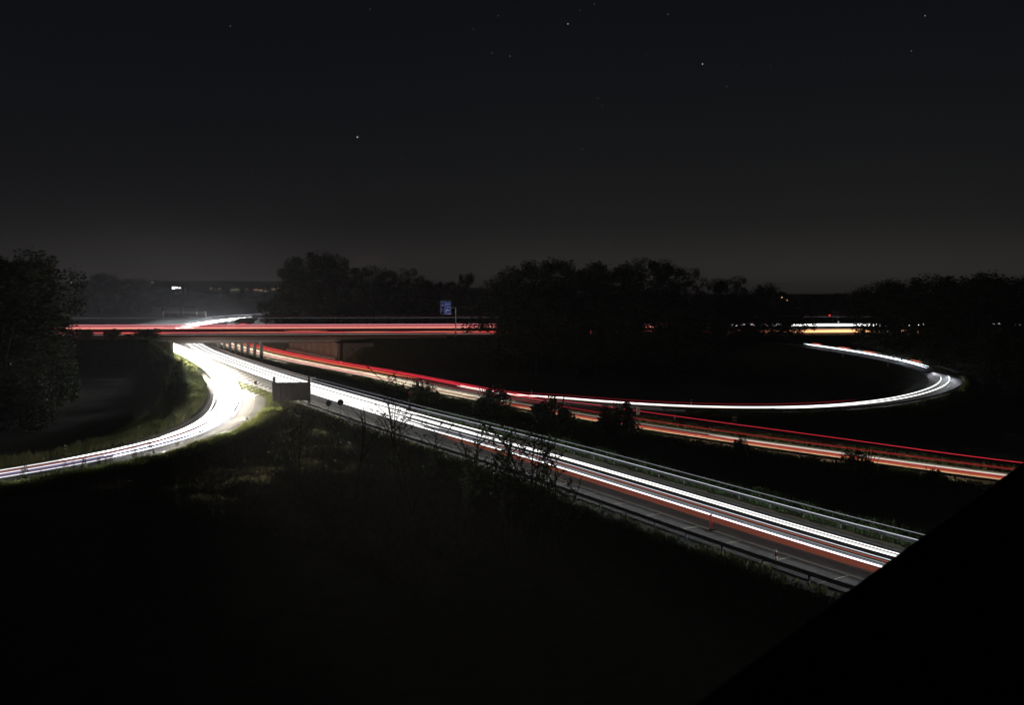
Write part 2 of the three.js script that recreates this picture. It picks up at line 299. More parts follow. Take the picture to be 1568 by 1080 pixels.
{ // hard shoulder of separate slabs
  const g = thing('hard_shoulder'); g.userData.kind = 'structure';
  const sGore = A.sAtPx(470, 12.5), W = 3.2; let s = sGore, k = 0;
  mesh('joint_filler', sheet(A, sGore, aEnd - 4, 9, 9 + W, .03, 3, 1), M.joint, g);
  const r = rng(5);
  while (s < aEnd - 6) { mesh('slab', sweep(A, s + .05, s + 4.93, 9.03, [[.03, 0], [.03, .036 + r() * .006], [W, .036 + r() * .006], [W, 0]], 2.5), M.slab[k % 3], g); s += 5; k++; }
  partNames(g);
  mesh('hard_shoulder_approach', sheet(A, A.sAtPx(332, 9), sGore, 9, 12.2, .016, 3, 1), M.asphalt, null, true).userData.kind = 'structure';
}
{ // painted lines
  const g = thing('road_marking'); g.userData.kind = 'structure';
  const line = (w, s0, s1, o, l, wd = .15, m = M.wornPaint) => mesh('edge_line', sheet(w, s0, s1, o, o + wd, l, 3, 1), m, g);
  line(A, aBridge - 60, aEnd - 4, .45, .027); line(A, A.sAtPx(430, 9), aEnd - 4, 8.78, .027, .1, M.joint);
  line(B, 60, B.length - 5, .35, .03); line(B, B.sAtPx(930, 7), B.length - 5, 7.05, .03);
  line(C, 90, C.length - 4, .5, .036); line(C, 120, C.length - 4, CW - 2, .036, .2);
  line(L, L.sAtPx(930), L.length - 40, -2.7, .04); line(L, L.sAtPx(930), L.length - 40, 2.5, .04);
  for (let s = aBridge; s < aEnd - 8; s += 18) mesh('dash', sheet(A, s, s + 6, 4.68, 4.83, .027, 3, 1), M.paint, g);
  for (let s = 90; s < B.length - 8; s += 18) mesh('dash', sheet(B, s, s + 6, 3.9, 4.05, .031, 3, 1), M.paint, g);
  // the striped wedge between exit ramp and carriageway
  const nose = G(391, 592), quad = (pts, y) => { const b = new THREE.BufferGeometry(); b.setAttribute('position', new THREE.Float32BufferAttribute(pts.flatMap((p) => [p[0], y, -p[1]]), 3)); b.setAttribute('uv', new THREE.Float32BufferAttribute([0, 0, 1, 0, 1, 1, 0, 1], 2)); b.setIndex([0, 1, 2, 0, 2, 3]); b.computeVertexNormals(); if (b.attributes.normal.getY(0) < 0) { b.setIndex([0, 2, 1, 0, 3, 2]); b.computeVertexNormals(); } return b; };
  for (let k = 0; k < 11; k++) {           // stripes seen at x = 350 .. 412
    const t = k / 10, a = G(lerp(349, 384, t), lerp(569, 608, t)), b = G(lerp(362, 412, t), lerp(570, 599, t));
    const w = .9; mesh('stripe', quad([a, [a[0] + w * .55, a[1] - w], [b[0] + w * .3, b[1] - w * .8 + 2.2], [b[0], b[1] + 2.2]], .052), M.paint, g);
  }
  partNames(g);
}

// ---------------------------------------------------------------- guardrails
const WBEAM = [[-.04, .43], [.04, .47], [.04, .52], [-.03, .58], [-.03, .62], [.04, .67], [.04, .72], [-.04, .76], [-.06, .74], [-.01, .6], [-.06, .45]];
function guardrail(way, s0, s1, off, flip, spacing, label, mat = M.steel, post = M.dullSteel, lift = 0) {
  const t = thing('guardrail', label, 'guardrail');
  mesh('beam', sweep(way, s0, s1, off, WBEAM.map(([a, b]) => [a * (flip ? -1 : 1), b]), 4, lift), mat, t);
  const pg = box(.09, .86, .13, 0, .3, 0);
  for (let s = s0 + .5; s < s1; s += spacing) { const q = way.at(s, off + (flip ? .12 : -.12)), p = mesh('post', pg, post, t); p.position.set(q.X, q.y + lift, -q.Z); p.rotation.y = Math.atan2(q.dx, -q.dz); }
  partNames(t); return t;
}
const A12 = 12.45;
guardrail(A, A.sAtPx(472, A12), aEnd - 4, A12, true, 4, 'long dark steel guardrail along the near edge of the hard shoulder, seen from behind', M.dullSteel);
guardrail(A, A.sAtPx(478, -.3), aEnd - 4, -.85, false, 4, 'grey steel guardrail with weeds behind it on the far side of the main carriageway', M.railSteel);
guardrail(B, 40, B.length - 6, -.75, false, 4, 'dark guardrail with posts along the near edge of the red tail light road', M.dullSteel);
guardrail(L, L.sAtPx(1020), L.sAtPx(1295), 3.5, false, 5.3, 'low dark guardrail along the lower edge of the loop ramp', M.dullSteel, M.darkPost);
guardrail(U, 20, U.length - 20, .55, true, 8, 'guardrail along the near edge of the flyover deck, below the red trails', M.dullSteel, M.darkPost, .1);
guardrail(U, 20, U.length - 20, 41.2, false, 10, 'guardrail along the far edge of the flyover deck, behind the red trails', M.steel, M.darkPost, .95);
{ // low concrete barrier that ends beside the sign
  const t = thing('concrete_barrier', 'brown concrete barrier wall running out from under the flyover and ending behind the big sign', 'barrier');
  const s1 = A.sAtPx(476, -.7), s0 = aBridge - 60; let s = s0; const PR = [[-.45, 0], [-.4, .3], [-.2, .45], [-.12, 1.15], [.12, 1.15], [.2, .45], [.4, .3], [.45, 0]];
  while (s < s1 - 3) { mesh('barrier_segment', sweep(A, s + .03, Math.min(s1, s + 5.97), -1.1, PR, 3, -.05), M.brownConcrete, t); s += 6; }
  mesh('end_block', sweep(A, s1, s1 + 1.2, -1.1, [[-.5, 0], [-.5, 1.35], [.5, 1.35], [.5, 0]], 1.2, -.05), M.concrete, t);
  partNames(t);
}

// ---------------------------------------------------------------- the flyover
{
  const t = thing('flyover_bridge', 'wide dark concrete flyover carrying the red trails across the lower motorway', 'bridge');
  const nz = (X) => 266 + (X + 76) * .0745;                              // near edge of the deck
  const slab = (x0, x1, o0, o1, y0, y1) => { const sh = []; const P = (X, o) => [X - .51 * 0, nz(X) + o]; const c = [P(x0, o0), P(x1, o0), P(x1, o1), P(x0, o1)]; const shp = new THREE.Shape(c.map(([x, z]) => new THREE.Vector2(x, z))); const g = new THREE.ExtrudeGeometry(shp, { depth: y1 - y0, bevelEnabled: false }); return g.rotateX(-Math.PI / 2).translate(0, y0, 0); };
  mesh('deck', slab(-140, -26, .5, 41.8, 5.05, 6.5), M.concrete, t);
  mesh('edge_beam', slab(-150, -20, -.45, .48, 5.75, 6.72), M.brownConcrete, t);
  mesh('far_edge_beam', slab(-150, -20, 41.85, 42.6, 5.6, 7.5), M.concrete, t);
  mesh('girder', slab(-139, -27, 1.4, 2.2, 4.75, 5.04), M.brownConcrete, t);
  mesh('median_kerb', slab(-138, -28, 16.4, 23.6, 6.52, 7.25), M.darkConcrete, t);
  for (let k = 0; k < 8; k++) {
    const X = lerp(-75.6, -101.5, k / 7), Z = lerp(267.2, 315 - 8, k / 7), p = mesh('pier', new RoundedBoxGeometry(.85, 5.15, 1.25, 1, .12), M.concrete, t);
    p.position.set(X, 2.5, -Z); p.rotation.y = .49;
  }
  // abutment walls parallel to the lower road
  const wall = (name, a, b, h0, h1, th, mat) => { const dx = b[0] - a[0], dz = b[1] - a[1], len = Math.hypot(dx, dz), m = mesh(name, rbox(len, h1 - h0, th, 0, (h0 + h1) / 2, 0, .03), mat, t); m.position.set((a[0] + b[0]) / 2, 0, -(a[1] + b[1]) / 2); m.rotation.y = Math.atan2(dz, dx); return m; };
  const near = G(521, 551), far = G(445, 536);
  const RW = 8; for (let k = 0; k < RW; k++) { const a = [lerp(near[0], far[0], k / RW + .001), lerp(near[1], far[1], k / RW + .001)], b = [lerp(near[0], far[0], (k + 1) / RW - .002), lerp(near[1], far[1], (k + 1) / RW - .002)]; wall('abutment_panel', a, b, -.5, 5.02, .7, M.brownConcrete); }
  for (const f of [.02, .52]) { const X = lerp(near[0], far[0], f) - .45, Z = lerp(near[1], far[1], f) - .2; const p = mesh('pilaster', rbox(.55, 5.5, .6, 0, 2.25, 0, .04), M.concrete, t); p.position.set(X, 0, -Z); p.rotation.y = .49; }
  const foot = wall('abutment_footing', [near[0] - 1.1, near[1]], [far[0] - 1.1, far[1]], -.3, .55, .9, M.concrete);
  const ln = [-102.3, 266.6]; wall('abutment_wall', ln, [skewL(308) - .4, 308], -.5, 5.02, .8, M.brownConcrete);
  wall('wing_wall', [-103.0, 266.2], [-116, 265.2], -.5, 5.0, .8, M.brownConcrete);
  wall('wing_wall', [near[0] + .9, near[1] - .2], [near[0] + 10, near[1] + .5], -.5, 5.0, .7, M.darkConcrete);
  // parapet rail: posts and two bars
  const bars = []; for (const h of [.55, 1.0]) bars.push(rod([-150, 6.72 + h, -(nz(-150) + .1)], [-20, 6.72 + h, -(nz(-20) + .1)], .035));
  mesh('railing_bar', merge(bars), M.dullSteel, t);
  for (let X = -149; X < -20; X += 4) { const p = mesh('railing_post', box(.07, 1.05, .07, 0, .52, 0), M.dullSteel, t); p.position.set(X, 6.72, -(nz(X) + .1)); }
  for (let X = -149; X < -20; X += 6) { const p = mesh('far_railing_post', box(.08, 1.1, .08, 0, .55, 0), M.darkPost, t); p.position.set(X, 7.5, -(nz(X) + 42.2)); }
  mesh('far_railing_bar', rod([-150, 8.55, -(nz(-150) + 42.2)], [-20, 8.55, -(nz(-20) + 42.2)], .05), M.darkPost, t);
  partNames(t);
}

// ---------------------------------------------------------------- the bridge the viewer stands on
{
  const ang = Math.atan((1918 - 784) / FOCAL), t = thing('viewing_bridge', 'black unlit bridge parapet cutting across the lower right corner of the picture', 'bridge', null, [0, 0, 0]);
  const p0 = D(1299, 898, 1.62);                        // a point of the parapet's top outer edge
  t.position.set(p0[0], p0[2], -p0[1]); t.rotation.y = -ang;    // local -z runs along the parapet, +x away to the right
  const along = (name, w, h, x, y, mat, z0 = -130, z1 = 9) => mesh(name, rbox(w, h, z1 - z0, x, y, (z0 + z1) / 2, .015), mat, t);
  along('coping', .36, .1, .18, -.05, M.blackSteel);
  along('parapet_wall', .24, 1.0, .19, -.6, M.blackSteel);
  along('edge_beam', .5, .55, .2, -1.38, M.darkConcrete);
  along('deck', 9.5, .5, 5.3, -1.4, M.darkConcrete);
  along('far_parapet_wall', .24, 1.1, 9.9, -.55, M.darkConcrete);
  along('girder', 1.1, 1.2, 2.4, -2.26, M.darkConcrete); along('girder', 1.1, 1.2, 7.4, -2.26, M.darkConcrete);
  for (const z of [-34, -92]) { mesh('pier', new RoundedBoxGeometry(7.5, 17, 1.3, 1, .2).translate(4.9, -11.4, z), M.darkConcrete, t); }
  partNames(t);
}

// ---------------------------------------------------------------- light trails
function trail(way, s0, s1, off, e, r, mat, label, group, wander = .12) { return single('light_trail', tube(way, s0, s1, off, e, r, 3, wander, typeof off === 'number' ? Math.round(off * 37 + s0) : 5), mat, label, 'light trail', group); }
function bundle(list, mat, label) { const m = single('light_trail_bundle', merge(list), mat, label, 'light trails'); m.userData.kind = 'stuff'; return m; }
const rt = rng(77);
const farA = A.near(-197, 690).s, farB = A.near(-168, 465).s;
// main carriageway, headlights coming towards the viewer
const a1 = aEnd - 6, aPx = (px, off = 4) => A.sAtPx(px, off, .65), aPx390 = aPx(390), aPx600 = aPx(600);
trail(A, 0, a1, 3.35, .68, .036, WHITE(2), 'white trail, upper of the bright triple in the far lane of the main carriageway');
trail(A, 0, a1, 3.6, .66, .03, WHITE(1.2), 'white trail, middle of the bright triple in the far lane of the main carriageway');
trail(A, 0, a1, 3.95, .66, .042, WHITE(2.2), 'white trail, lower of the bright triple in the far lane of the main carriageway');
trail(A, aPx(300), a1, 5.25, .7, .028, COOL(1.0), 'thin grey white trail in the middle of the main carriageway');
trail(A, aPx(760), a1, 5.6, .6, .03, ORANGE(.4), 'thin orange trail just below the thin grey one on the main carriageway');
trail(A, aPx(300), a1, 6.15, .6, .04, COOL(.28), 'dim bluish trail, upper of two in the near lane of the main carriageway');
trail(A, aPx(300), a1, 6.45, .6, .05, COOL(.24), 'dim bluish trail, lower of two in the near lane of the main carriageway');
trail(A, 0, a1, (s) => lerp(4.8, 7.05, smooth(aPx390, aPx600, s)), .66, .055, WHITE(2.8), 'brightest white trail, in the near lane above the red lines of the main carriageway');
trail(A, aPx(880), a1, 7.2, .6, .026, PINK(.6), 'pink line on the lower rim of the brightest white trail');
for (const [i, o] of [7.5, 7.72, 7.94, 8.16, 8.38].entries()) trail(A, aPx(700 + i * 8), a1, o, .62, .017, ORANGE(.26), 'fine red orange line in the comb of five below the brightest white trail', 'comb of five red orange lines', .05);
trail(A, A.sAtPx(457, 6.3, 3), a1, 6.3, 3.0, .026, COOL(.8), 'thin white line just above the far guardrail of the main carriageway, brighter of two');
trail(A, A.sAtPx(466, 4.7, 3), a1, 4.7, 3.0, .02, COOL(.35), 'faint thin white line high above the far guardrail of the main carriageway');
{
  const aNarrow0 = aPx(380), aNarrow1 = aPx(580), l = []; for (let k = 0; k < 10; k++) l.push(tube(A, rt() * 40, aPx(590 + rt() * 190), (s) => 1.2 + k * .6 * lerp(.68, 1, smooth(aNarrow0, aNarrow1, s)), .6 + rt() * .2, .035 + rt() * .04, 3, .18, k + 3));
  bundle(l, WHITE(2.2), 'dense band of white headlight trails on the main carriageway between flyover and shrubs');
  const far = []; for (let k = 0; k < 16; k++) far.push(tube(A, farA + rt() * 10 + k * 1.2, farB - rt() * 20, .4 + k * .55, .6 + rt() * .5, .13, 5, .3, k + 40));
  bundle(far, WHITE(5), 'short blazing white band of headlights far beyond the flyover, right of the gantry');
}
// exit ramp
const cBend = C.near(...G(345, 607)).s;             // where the ramp bends most
{
  const l = [];
  for (let k = 0; k < 30; k++) { const f = (k + .5) / 30, wide = 1.3 + f * 4.9, tight = [4.0, 4.04, 5.83, 5.87, 7.2, 7.3][k % 6], j = rt(), sm = cBend + 12 + j * 14; l.push(tube(C, j * 20, cBend + 30 + rt() * 42, (s) => lerp(lerp(wide, 1.5 + f * 6.5, smooth(cBend - 60, cBend - 110, s)), tight, smooth(sm - 18, sm + 40, s)), .52 + rt() * .2, .05 + rt() * .03, 2.5, .06, k + 90)); }
  bundle(l, WHITE(6), 'blazing white mass of headlight trails where the exit ramp swings out from under the flyover');
}
const c1 = C.length - 5;
trail(C, 0, c1, 4.0, .66, .052, WHITE(1.25), 'uppermost thick white trail on the exit ramp at the left edge of the picture');
trail(C, cBend + 40, c1, 5.0, .66, .06, PINK(.3), 'pale red trail among the white ones on the exit ramp');
trail(C, 0, c1, 5.85, .66, .048, WHITE(1.2), 'middle thick white trail on the exit ramp at the left edge of the picture');
trail(C, cBend + 45, c1, 6.8, .7, .12, glow(.12, .15, .3), 'wide bluish trail among the white ones on the exit ramp');
trail(C, cBend + 40, c1, 7.3, .7, .04, PINK(.2), 'faint mauve line below the bluish trail on the exit ramp');
trail(C, 0, c1, (s) => lerp(5.9, 7.75, smooth(cBend - 5, cBend + 70, s)), .66, .05, COOL(1.25), 'lowest thick white trail on the exit ramp, nearest the weeds');
// opposite carriageway, tail lights going away
const b1 = B.length - 6, bPx = (px, off = 4) => B.sAtPx(px, off, .7);
{
  const l = [], o = [], p = [];
  for (let k = 0; k < 8; k++) l.push(tube(B, 10, bPx(600 + rt() * 330, 8), 7.4 + k * .34 + rt() * .1, .75 + rt() * .35, .035 + rt() * .025, 3, .15, k + 200));
  bundle(l, RED(.8), 'dense red band of tail light trails along the far side of the opposite carriageway');
  for (let k = 0; k < 4; k++) o.push(tube(B, 10, bPx(560 + rt() * 120, 8), 6.6 + k * .33, .7, .05, 3, .1, k + 220));
  bundle(o, ORANGE(.9), 'orange fringe of trails along the lower rim of the dense red band');
  for (let k = 0; k < 3; k++) p.push(tube(B, 10, bPx(555 + k * 24, 1.6), 1.2 + k * .45, .45, .055, 3, .08, k + 240));
  bundle(p, PINK(.75), 'pink trails along the near side of the opposite carriageway by the flyover');
}
trail(B, bPx(430), bPx(560, 2), 2.6, .7, .04, PINK(.6), 'short pink trail that ends on the opposite carriageway left of the first median bush');
trail(B, bPx(760, 1), b1, .75, .62, .055, ORANGE(.5), 'broad orange red trail hugging the dark guardrail of the opposite carriageway');
trail(B, bPx(640, 1), b1, 1.35, .62, .03, ORANGE(.4), 'thin orange trail second from the dark guardrail of the opposite carriageway');
trail(B, bPx(780, 2), b1, 2.05, .6, .032, RED(.75), 'thin red trail between the orange and the pale trails of the opposite carriageway');
trail(B, bPx(1090, 3), b1, 2.9, .6, .06, WARM(.8), 'pale white trail along the middle of the opposite carriageway at the right');
trail(B, bPx(640, 4), b1, 3.9, .5, .06, WARM(.28), 'dim beige trail along the middle of the opposite carriageway');
trail(B, bPx(640, 5), b1, 5.3, .9, .026, RED(.42), 'dark red trail on the upper rim of the opposite carriageway');
trail(B, bPx(700, 5), b1, 5.7, .95, .022, RED(.25), 'fainter dark red trail just above the upper rim of the opposite carriageway');
// single line on the slip road
trail(R, R.sAtPx(846, 0), R.length - 4, 0, .75, .03, RED(.9), 'lone thin red trail running along the dark slip road to the right edge');
// loop ramp
const lPx = (px, hi) => { let best = 1e9, bs = 0; for (let s = 0; s < L.length; s++) { const q = L.at(s); if ((q.y > 2.4) !== !!hi || q.Z > 262) continue; const x = 784 + FOCAL * q.X / q.Z; if (Math.abs(x - px) < best) { best = Math.abs(x - px); bs = s; } } return bs; };
const lTop = lPx(1455, 0) + 4;
trail(L, 30, lTop - 1, -.78, .64, .075, WHITE(2.6), 'inner white headlight trail on the lower arm of the loop ramp', null, .05);
trail(L, lPx(1190), lTop + .5, .78, .64, .075, WHITE(2.6), 'outer white headlight trail on the lower arm of the loop ramp', null, .05);
trail(L, 30, lPx(1207), .1, .6, .06, WARM(1.6), 'middle white trail that stops short on the lower arm of the loop ramp', null, .05);
trail(L, 20, lPx(1000), 1.1, 1.0, .035, RED(.35), 'dark red trail above the white one where the loop ramp joins the opposite carriageway');
trail(L, 20, lPx(1320), -1.5, 1.05, .03, RED(.3), 'faint red trail along the top rim of the white loop ramp trails');
const l2 = lPx(1424, 1), lEnd = lPx(1231, 1);
trail(L, l2 - 1, lEnd - 1, -.72, .64, .075, COOL(3), 'inner white headlight trail on the upper arm of the loop ramp', null, .05);
trail(L, l2 + 1, lEnd + 1, .72, .64, .075, COOL(3), 'outer white headlight trail on the upper arm of the loop ramp', null, .05);
for (const [p0, p1, w] of [[1388, 1404, 'first'], [1318, 1335, 'second'], [1275, 1296, 'third'], [1236, 1254, 'fourth']]) trail(L, lPx(p1, 1), lPx(p0, 1), 1.5, .9, .1, ORANGE(1.1), `short orange indicator dash on the upper arm of the loop ramp, ${w} from the bend`);
// upper motorway
{
  const u0 = 25, u1 = U.length - 25, uRed = U.sAtPx(1175, 25), mk = (n, o0, o1, e0, e1, r) => { const l = []; for (let k = 0; k < n; k++) l.push(tube(U, u0, uRed, lerp(o0, o1, (k + .5) / n), lerp(e0, e1, rt()), r * (.7 + .6 * rt()), 9, .2, k + 300 + o0)); return l; };
  bundle(mk(9, 26, 34, 1.4, 2.6, .034), RED(.95), 'upper broad red band of trails on the flyover');
  bundle(mk(3, 27, 29.5, 1.55, 1.95, .03), glow(2.0, 1.0, .7), 'pale hot core running inside the upper red band on the flyover');
  bundle(mk(3, 33.5, 36, 2.1, 2.6, .05), glow(.7, .06, .11), 'pink upper rim of the upper red band on the flyover');
  bundle(mk(5, 4.0, 10.5, .7, 1.3, .036), RED(1.0), 'lower narrow red band of trails on the flyover');
  bundle([tube(U, u0, uRed, 30.6, 2.05, .03, 9, .2, 7), tube(U, u0, uRed, 33, 2.75, .026, 9, .2, 8), tube(U, u0, uRed, 12.2, .95, .026, 9, .2, 9)], glow(1.1, .62, .6), 'three pale pink lines among the red bands on the flyover');
  const dashes = []; for (let s = 300; s < 600; s += 17 + rt() * 14) dashes.push(tube(U, s, s + 12 + rt() * 10, 7.5 + rt() * 3, .9 + rt() * .7, .075, 4, .1, s | 0));
  bundle(dashes, ORANGE(1.0), 'broken orange dashes within the lower red band on the flyover');
  trail(U, u0, u1, 3.2, .75, .045, WARM(.55), 'pale yellow line along the lowest edge of the flyover trails');
  trail(U, u0, u1, 38.5, 2.3, .08, COOL(.45), 'grey white line just above the upper red band on the flyover');
  trail(U, u0, u1, 39.4, 4.75, .045, COOL(.16), 'thin grey line high above the red bands on the flyover');
  trail(U, u0, u1, 37.6, 5.5, .04, RED(.04), 'very faint dark red line above all other trails on the flyover');
  // right of the wood the same road shows white above orange
  const sr = U.sAtPx(1120, 20);
  bundle([0, 1, 2, 3].map((k) => tube(U, sr, u1, 27 + k * 1.2, 2.0 + k * .12, .11, 6, .1, k + 500)), WHITE(4), 'white band of trails beside the lattice sign far right, above the orange band');
  bundle([0, 1, 2, 3, 4, 5].map((k) => tube(U, sr, u1, 4 + k * 1.7, .75 + k * .1, .1, 6, .1, k + 520)), glow(2.2, .95, .4), 'orange band of trails below the lattice sign far right');
}
trail(K, 2, K.length - 5, 1, .8, .1, COOL(.8), 'thin pale trail far beyond the flyover running out to the left');
trail(K, 2, K.length - 5, -1, 1.3, .07, COOL(.5), 'fainter pale trail far beyond the flyover just above the first');

// headlight beams that light road and verge: lamps set along the trails, facing the way the cars drive
function beams(way, s0, s1, step, off, e, dir, power, color, angle, dip = .05, toe = 0) {
  for (let s = s0; s <= s1; s += step) {
    const q = way.at(s, off), l = new THREE.SpotLight(color, power, 0, angle, .9, 2); l.name = 'headlight';
    l.position.set(q.X, q.y + e, -q.Z); const c = Math.cos(toe), n = Math.sin(toe), vx = (q.dx * c + q.nx * n) * dir, vz = (q.dz * c + q.nz * n) * dir;
    l.target.position.set(q.X + vx * 10, q.y + e - dip * 10, -(q.Z + vz * 10)); l.shadow.radius = 4; l.castShadow = true; l.userData = {}; scene.add(l, l.target); l.target.name = 'headlight_aim';
  }
}
const warmWhite = new THREE.Color(1, .9, .74), coldWhite = new THREE.Color(.9, .95, 1);
function strips(way, s0, s1, len, off, e, wide, power, color, tilt = 0) {       // the light of the trails themselves: long thin lamps along them, facing the road
  for (let s = s0; s + len <= s1; s += len) {
    const q = way.at(s + len / 2, off), l = new THREE.RectAreaLight(color, power, len * .98, wide); l.name = 'trail_light';
    l.position.set(q.X, q.y + e, -q.Z); l.up.set(q.dx, 0, -q.dz).cross(new THREE.Vector3(0, 1, 0)); l.lookAt(q.X + q.nx * tilt * 10, q.y + e - 10, -(q.Z + q.nz * tilt * 10)); scene.add(l);
  }
}
beams(C, 30, cBend - 8, 13, 4.0, 1.6, 1, 700, warmWhite, .26, .19);
beams(C, 36, cBend - 8, 13, 7.0, 1.6, 1, 800, warmWhite, .26, .16, .05);
beams(C, cBend - 90, cBend + 30, 15, 2.4, 1.6, 1, 1400, new THREE.Color(.97, .97, 1), .32, -.08, -.72);
beams(C, 52, 118, 16, 6.4, 2.3, 1, 170000, warmWhite, .13, .078, -.075);
beams(C, cBend, C.length - 20, 14, 3.4, 1.2, 1, 150, warmWhite, .7, .05, -.15);
beams(C, cBend, C.length - 20, 14, 8.0, 1.2, 1, 150, warmWhite, .7, .05, .12);
strips(C, 40, cBend + 6, 12, 5.0, 1.0, .5, 3, warmWhite, .2);
strips(C, 50, cBend + 60, 10, 6.9, 1.0, .8, 22, warmWhite, .9);
strips(C, cBend - 10, C.length - 10, 12, 9.3, .95, .3, 10, warmWhite, 4);
strips(C, cBend - 60, C.length - 10, 12, 3.2, .95, .3, 9, warmWhite, -3);
strips(A, aBridge, aEnd - 8, 14, 8.5, 1.2, .25, 3, coldWhite, 1.1);
strips(A, A.sAtPx(500, 9.5), aEnd - 8, 14, 9.5, .98, .25, 10, coldWhite, 6);
strips(A, aBridge, aEnd - 8, 14, .9, .8, .2, 6, coldWhite, -3.2);
beams(A, farA, farB, 24, 5, 1.6, 1, 14000, coldWhite, .75, .35);
beams(L, lTop - 1, lTop + 3, 4, .8, .8, -1, 130, coldWhite, .6, .08);
beams(L, l2 - 2, l2 + 40, 14, 0, .9, -1, 120, coldWhite, .6, .06, .15);
strips(L, lPx(1060), lTop - 10, 8, 1.4, 1.0, .2, 5, coldWhite, 2.5);
strips(L, l2 + 2, l2 + 50, 8, 1.4, 1.0, .2, 2.5, coldWhite, 2.5);
for (const [X, off] of [[28, 5], [34, 9], [42, 7]]) { const s0 = U.near(X, 275).s; beams(U, s0, s0 + 1, 4, off, 1.0, -1, 2200, coldWhite, .16, -.15); }
strips(B, 70, bPx(800), 12, 2.0, 1.0, .6, 22, warmWhite);
strips(B, 70, bPx(800), 12, 5.6, 1.0, .6, 22, warmWhite);
strips(B, bPx(800), B.length - 6, 14, 3.2, 1.0, .6, 11, new THREE.Color(1, .72, .52));
strips(B, 78, bPx(560), 12, 9.6, 1.0, .3, 16, new THREE.Color(1, .55, .42), 5);
strips(B, 100, B.length - 6, 14, .3, .95, .2, 11, warmWhite, -4);
strips(B, 100, B.length - 6, 14, 6.9, .95, .15, 5, warmWhite, 3);
// ---------------------------------------------------------------- grass on the verges
function blades(seed, n, h, w, bend) {
  const r = rng(seed), P = [], I = []; let k = 0;
  for (let i = 0; i < n; i++) {
    const a = r() * 6.28, x = (r() - .5) * .3, z = (r() - .5) * .3, hh = h * (.55 + .6 * r()), ww = w * (.6 + .6 * r()), bx = Math.cos(a) * bend * hh * (.4 + r()), bz = Math.sin(a) * bend * hh * (.4 + r()), c = Math.cos(a + 1.57) * ww, s = Math.sin(a + 1.57) * ww;
    P.push(x - c, -.05, z - s, x + c, -.05, z + s, x + bx * .35 + c * .7, hh * .6, z + bz * .35 + s * .7, x + bx * .35 - c * .7, hh * .6, z + bz * .35 - s * .7, x + bx, hh, z + bz); I.push(k, k + 1, k + 2, k, k + 2, k + 3, k + 3, k + 2, k + 4); k += 5;
  }
  const g = new THREE.BufferGeometry(); g.setAttribute('position', new THREE.Float32BufferAttribute(P, 3)); g.setIndex(I); g.computeVertexNormals(); return g;
}
const meadowS0 = cBendS - 30;
const tuftLow = blades(3, 12, .34, .018, .55), tuftTall = blades(9, 11, .62, .022, .45), weedTuft = blades(21, 10, .75, .05, .5);
function verge(name, label, way, s0, s1, o0, o1, count, geo, mat, seed, size = 1, clump = .5) {
  const r = rng(seed), m = new THREE.InstancedMesh(geo, mat, count), o = new THREE.Object3D(), col = new THREE.Color(); m.name = numbered(name);
  let k = 0, guard = 0;
  while (k < count && guard++ < count * 6) {
    const s = lerp(s0, s1, r()), f = r(), q = way.at(s, lerp(o0, o1, f)), n = fbm(q.X * .35, q.Z * .35, 3);
    if (way === C) { const qa = A.near(q.X, q.Z); if (!qa.end && qa.off < 14.5) continue; }
    if (r() > .25 + clump * 2.2 * (n - .28)) continue;
    const h = heightAt(q.X, q.Z); if (Math.abs(h) > 5 && !way.p[0].y) continue;
    o.position.set(q.X, h, -q.Z); o.rotation.set((r() - .5) * .3, r() * 6.28, (r() - .5) * .3); const sc = size * (.55 + .9 * n + .35 * r()); o.scale.set(sc, sc * (.8 + .5 * r()), sc); o.updateMatrix(); m.setMatrixAt(k, o.matrix);
    const d = fbm(q.X * .15 + 9, q.Z * .15, 2), br = .7 + .6 * r(); col.setRGB(br * lerp(.75, 1.25, d), br, br * lerp(.7, .95, d)); m.setColorAt(k, col); k++;
  }
  m.count = k; m.castShadow = m.receiveShadow = true; scene.add(m); m.userData.kind = 'stuff'; return tag(m, label, 'grass');
}
const cEdge = C.sAtPx(300, CW, 0);
verge('verge_grass', 'rough lit grass on the inside of the exit ramp bend', C, C.sAtPx(266, 0), C.length - 8, -.35, -9, 16000, tuftTall, M.grass, 11, 1.1);
verge('verge_grass', 'bright tall grass along the outer edge of the exit ramp, lit from behind', C, cBendS + 26, C.length - 8, CW + .35, CW + 3.6, 11000, tuftTall, M.dryGrass, 12, 1.05);
verge('verge_grass', 'grass on the wedge between exit ramp and carriageway around the big sign', C, cBendS - 24, cBendS + 50, CW + .4, CW + 13, 10000, tuftLow, M.grass, 13, .8);
verge('meadow_grass', 'faintly lit rough meadow sloping from the big sign towards the viewer', C, meadowS0, cBendS + 75, CW + 3, CW + 52, 30000, tuftLow, M.strawGrass, 23, 1.3, .8);
verge('verge_grass', 'narrow strip of lit grass just behind the near guardrail of the hard shoulder', A, A.sAtPx(470, 13), aEnd - 30, 12.7, 15.4, 9000, tuftLow, M.dryGrass, 14, 1.1);
verge('verge_weeds', 'green weeds growing behind the far guardrail of the main carriageway', A, A.sAtPx(640, -1), aEnd - 20, -3.2, -1.0, 6500, weedTuft, M.weed, 15, 1.0, .9);
verge('verge_grass', 'lit grass below the dark guardrail of the opposite carriageway', B, B.sAtPx(450, 0), B.length - 10, -.6, -3.2, 6500, tuftLow, M.dryGrass, 16, 1.1);
verge('verge_weeds', 'dark weeds on the strip between opposite carriageway and slip road', B, B.sAtPx(930, 8), B.length - 20, 7.9, 10.5, 3500, weedTuft, M.weed, 17, .7, .9);
verge('verge_grass', 'grass at the foot of the right abutment beneath the flyover', B, 90, B.sAtPx(560, 9), 11.4, 14, 2500, tuftTall, M.weed, 18, 1.1);
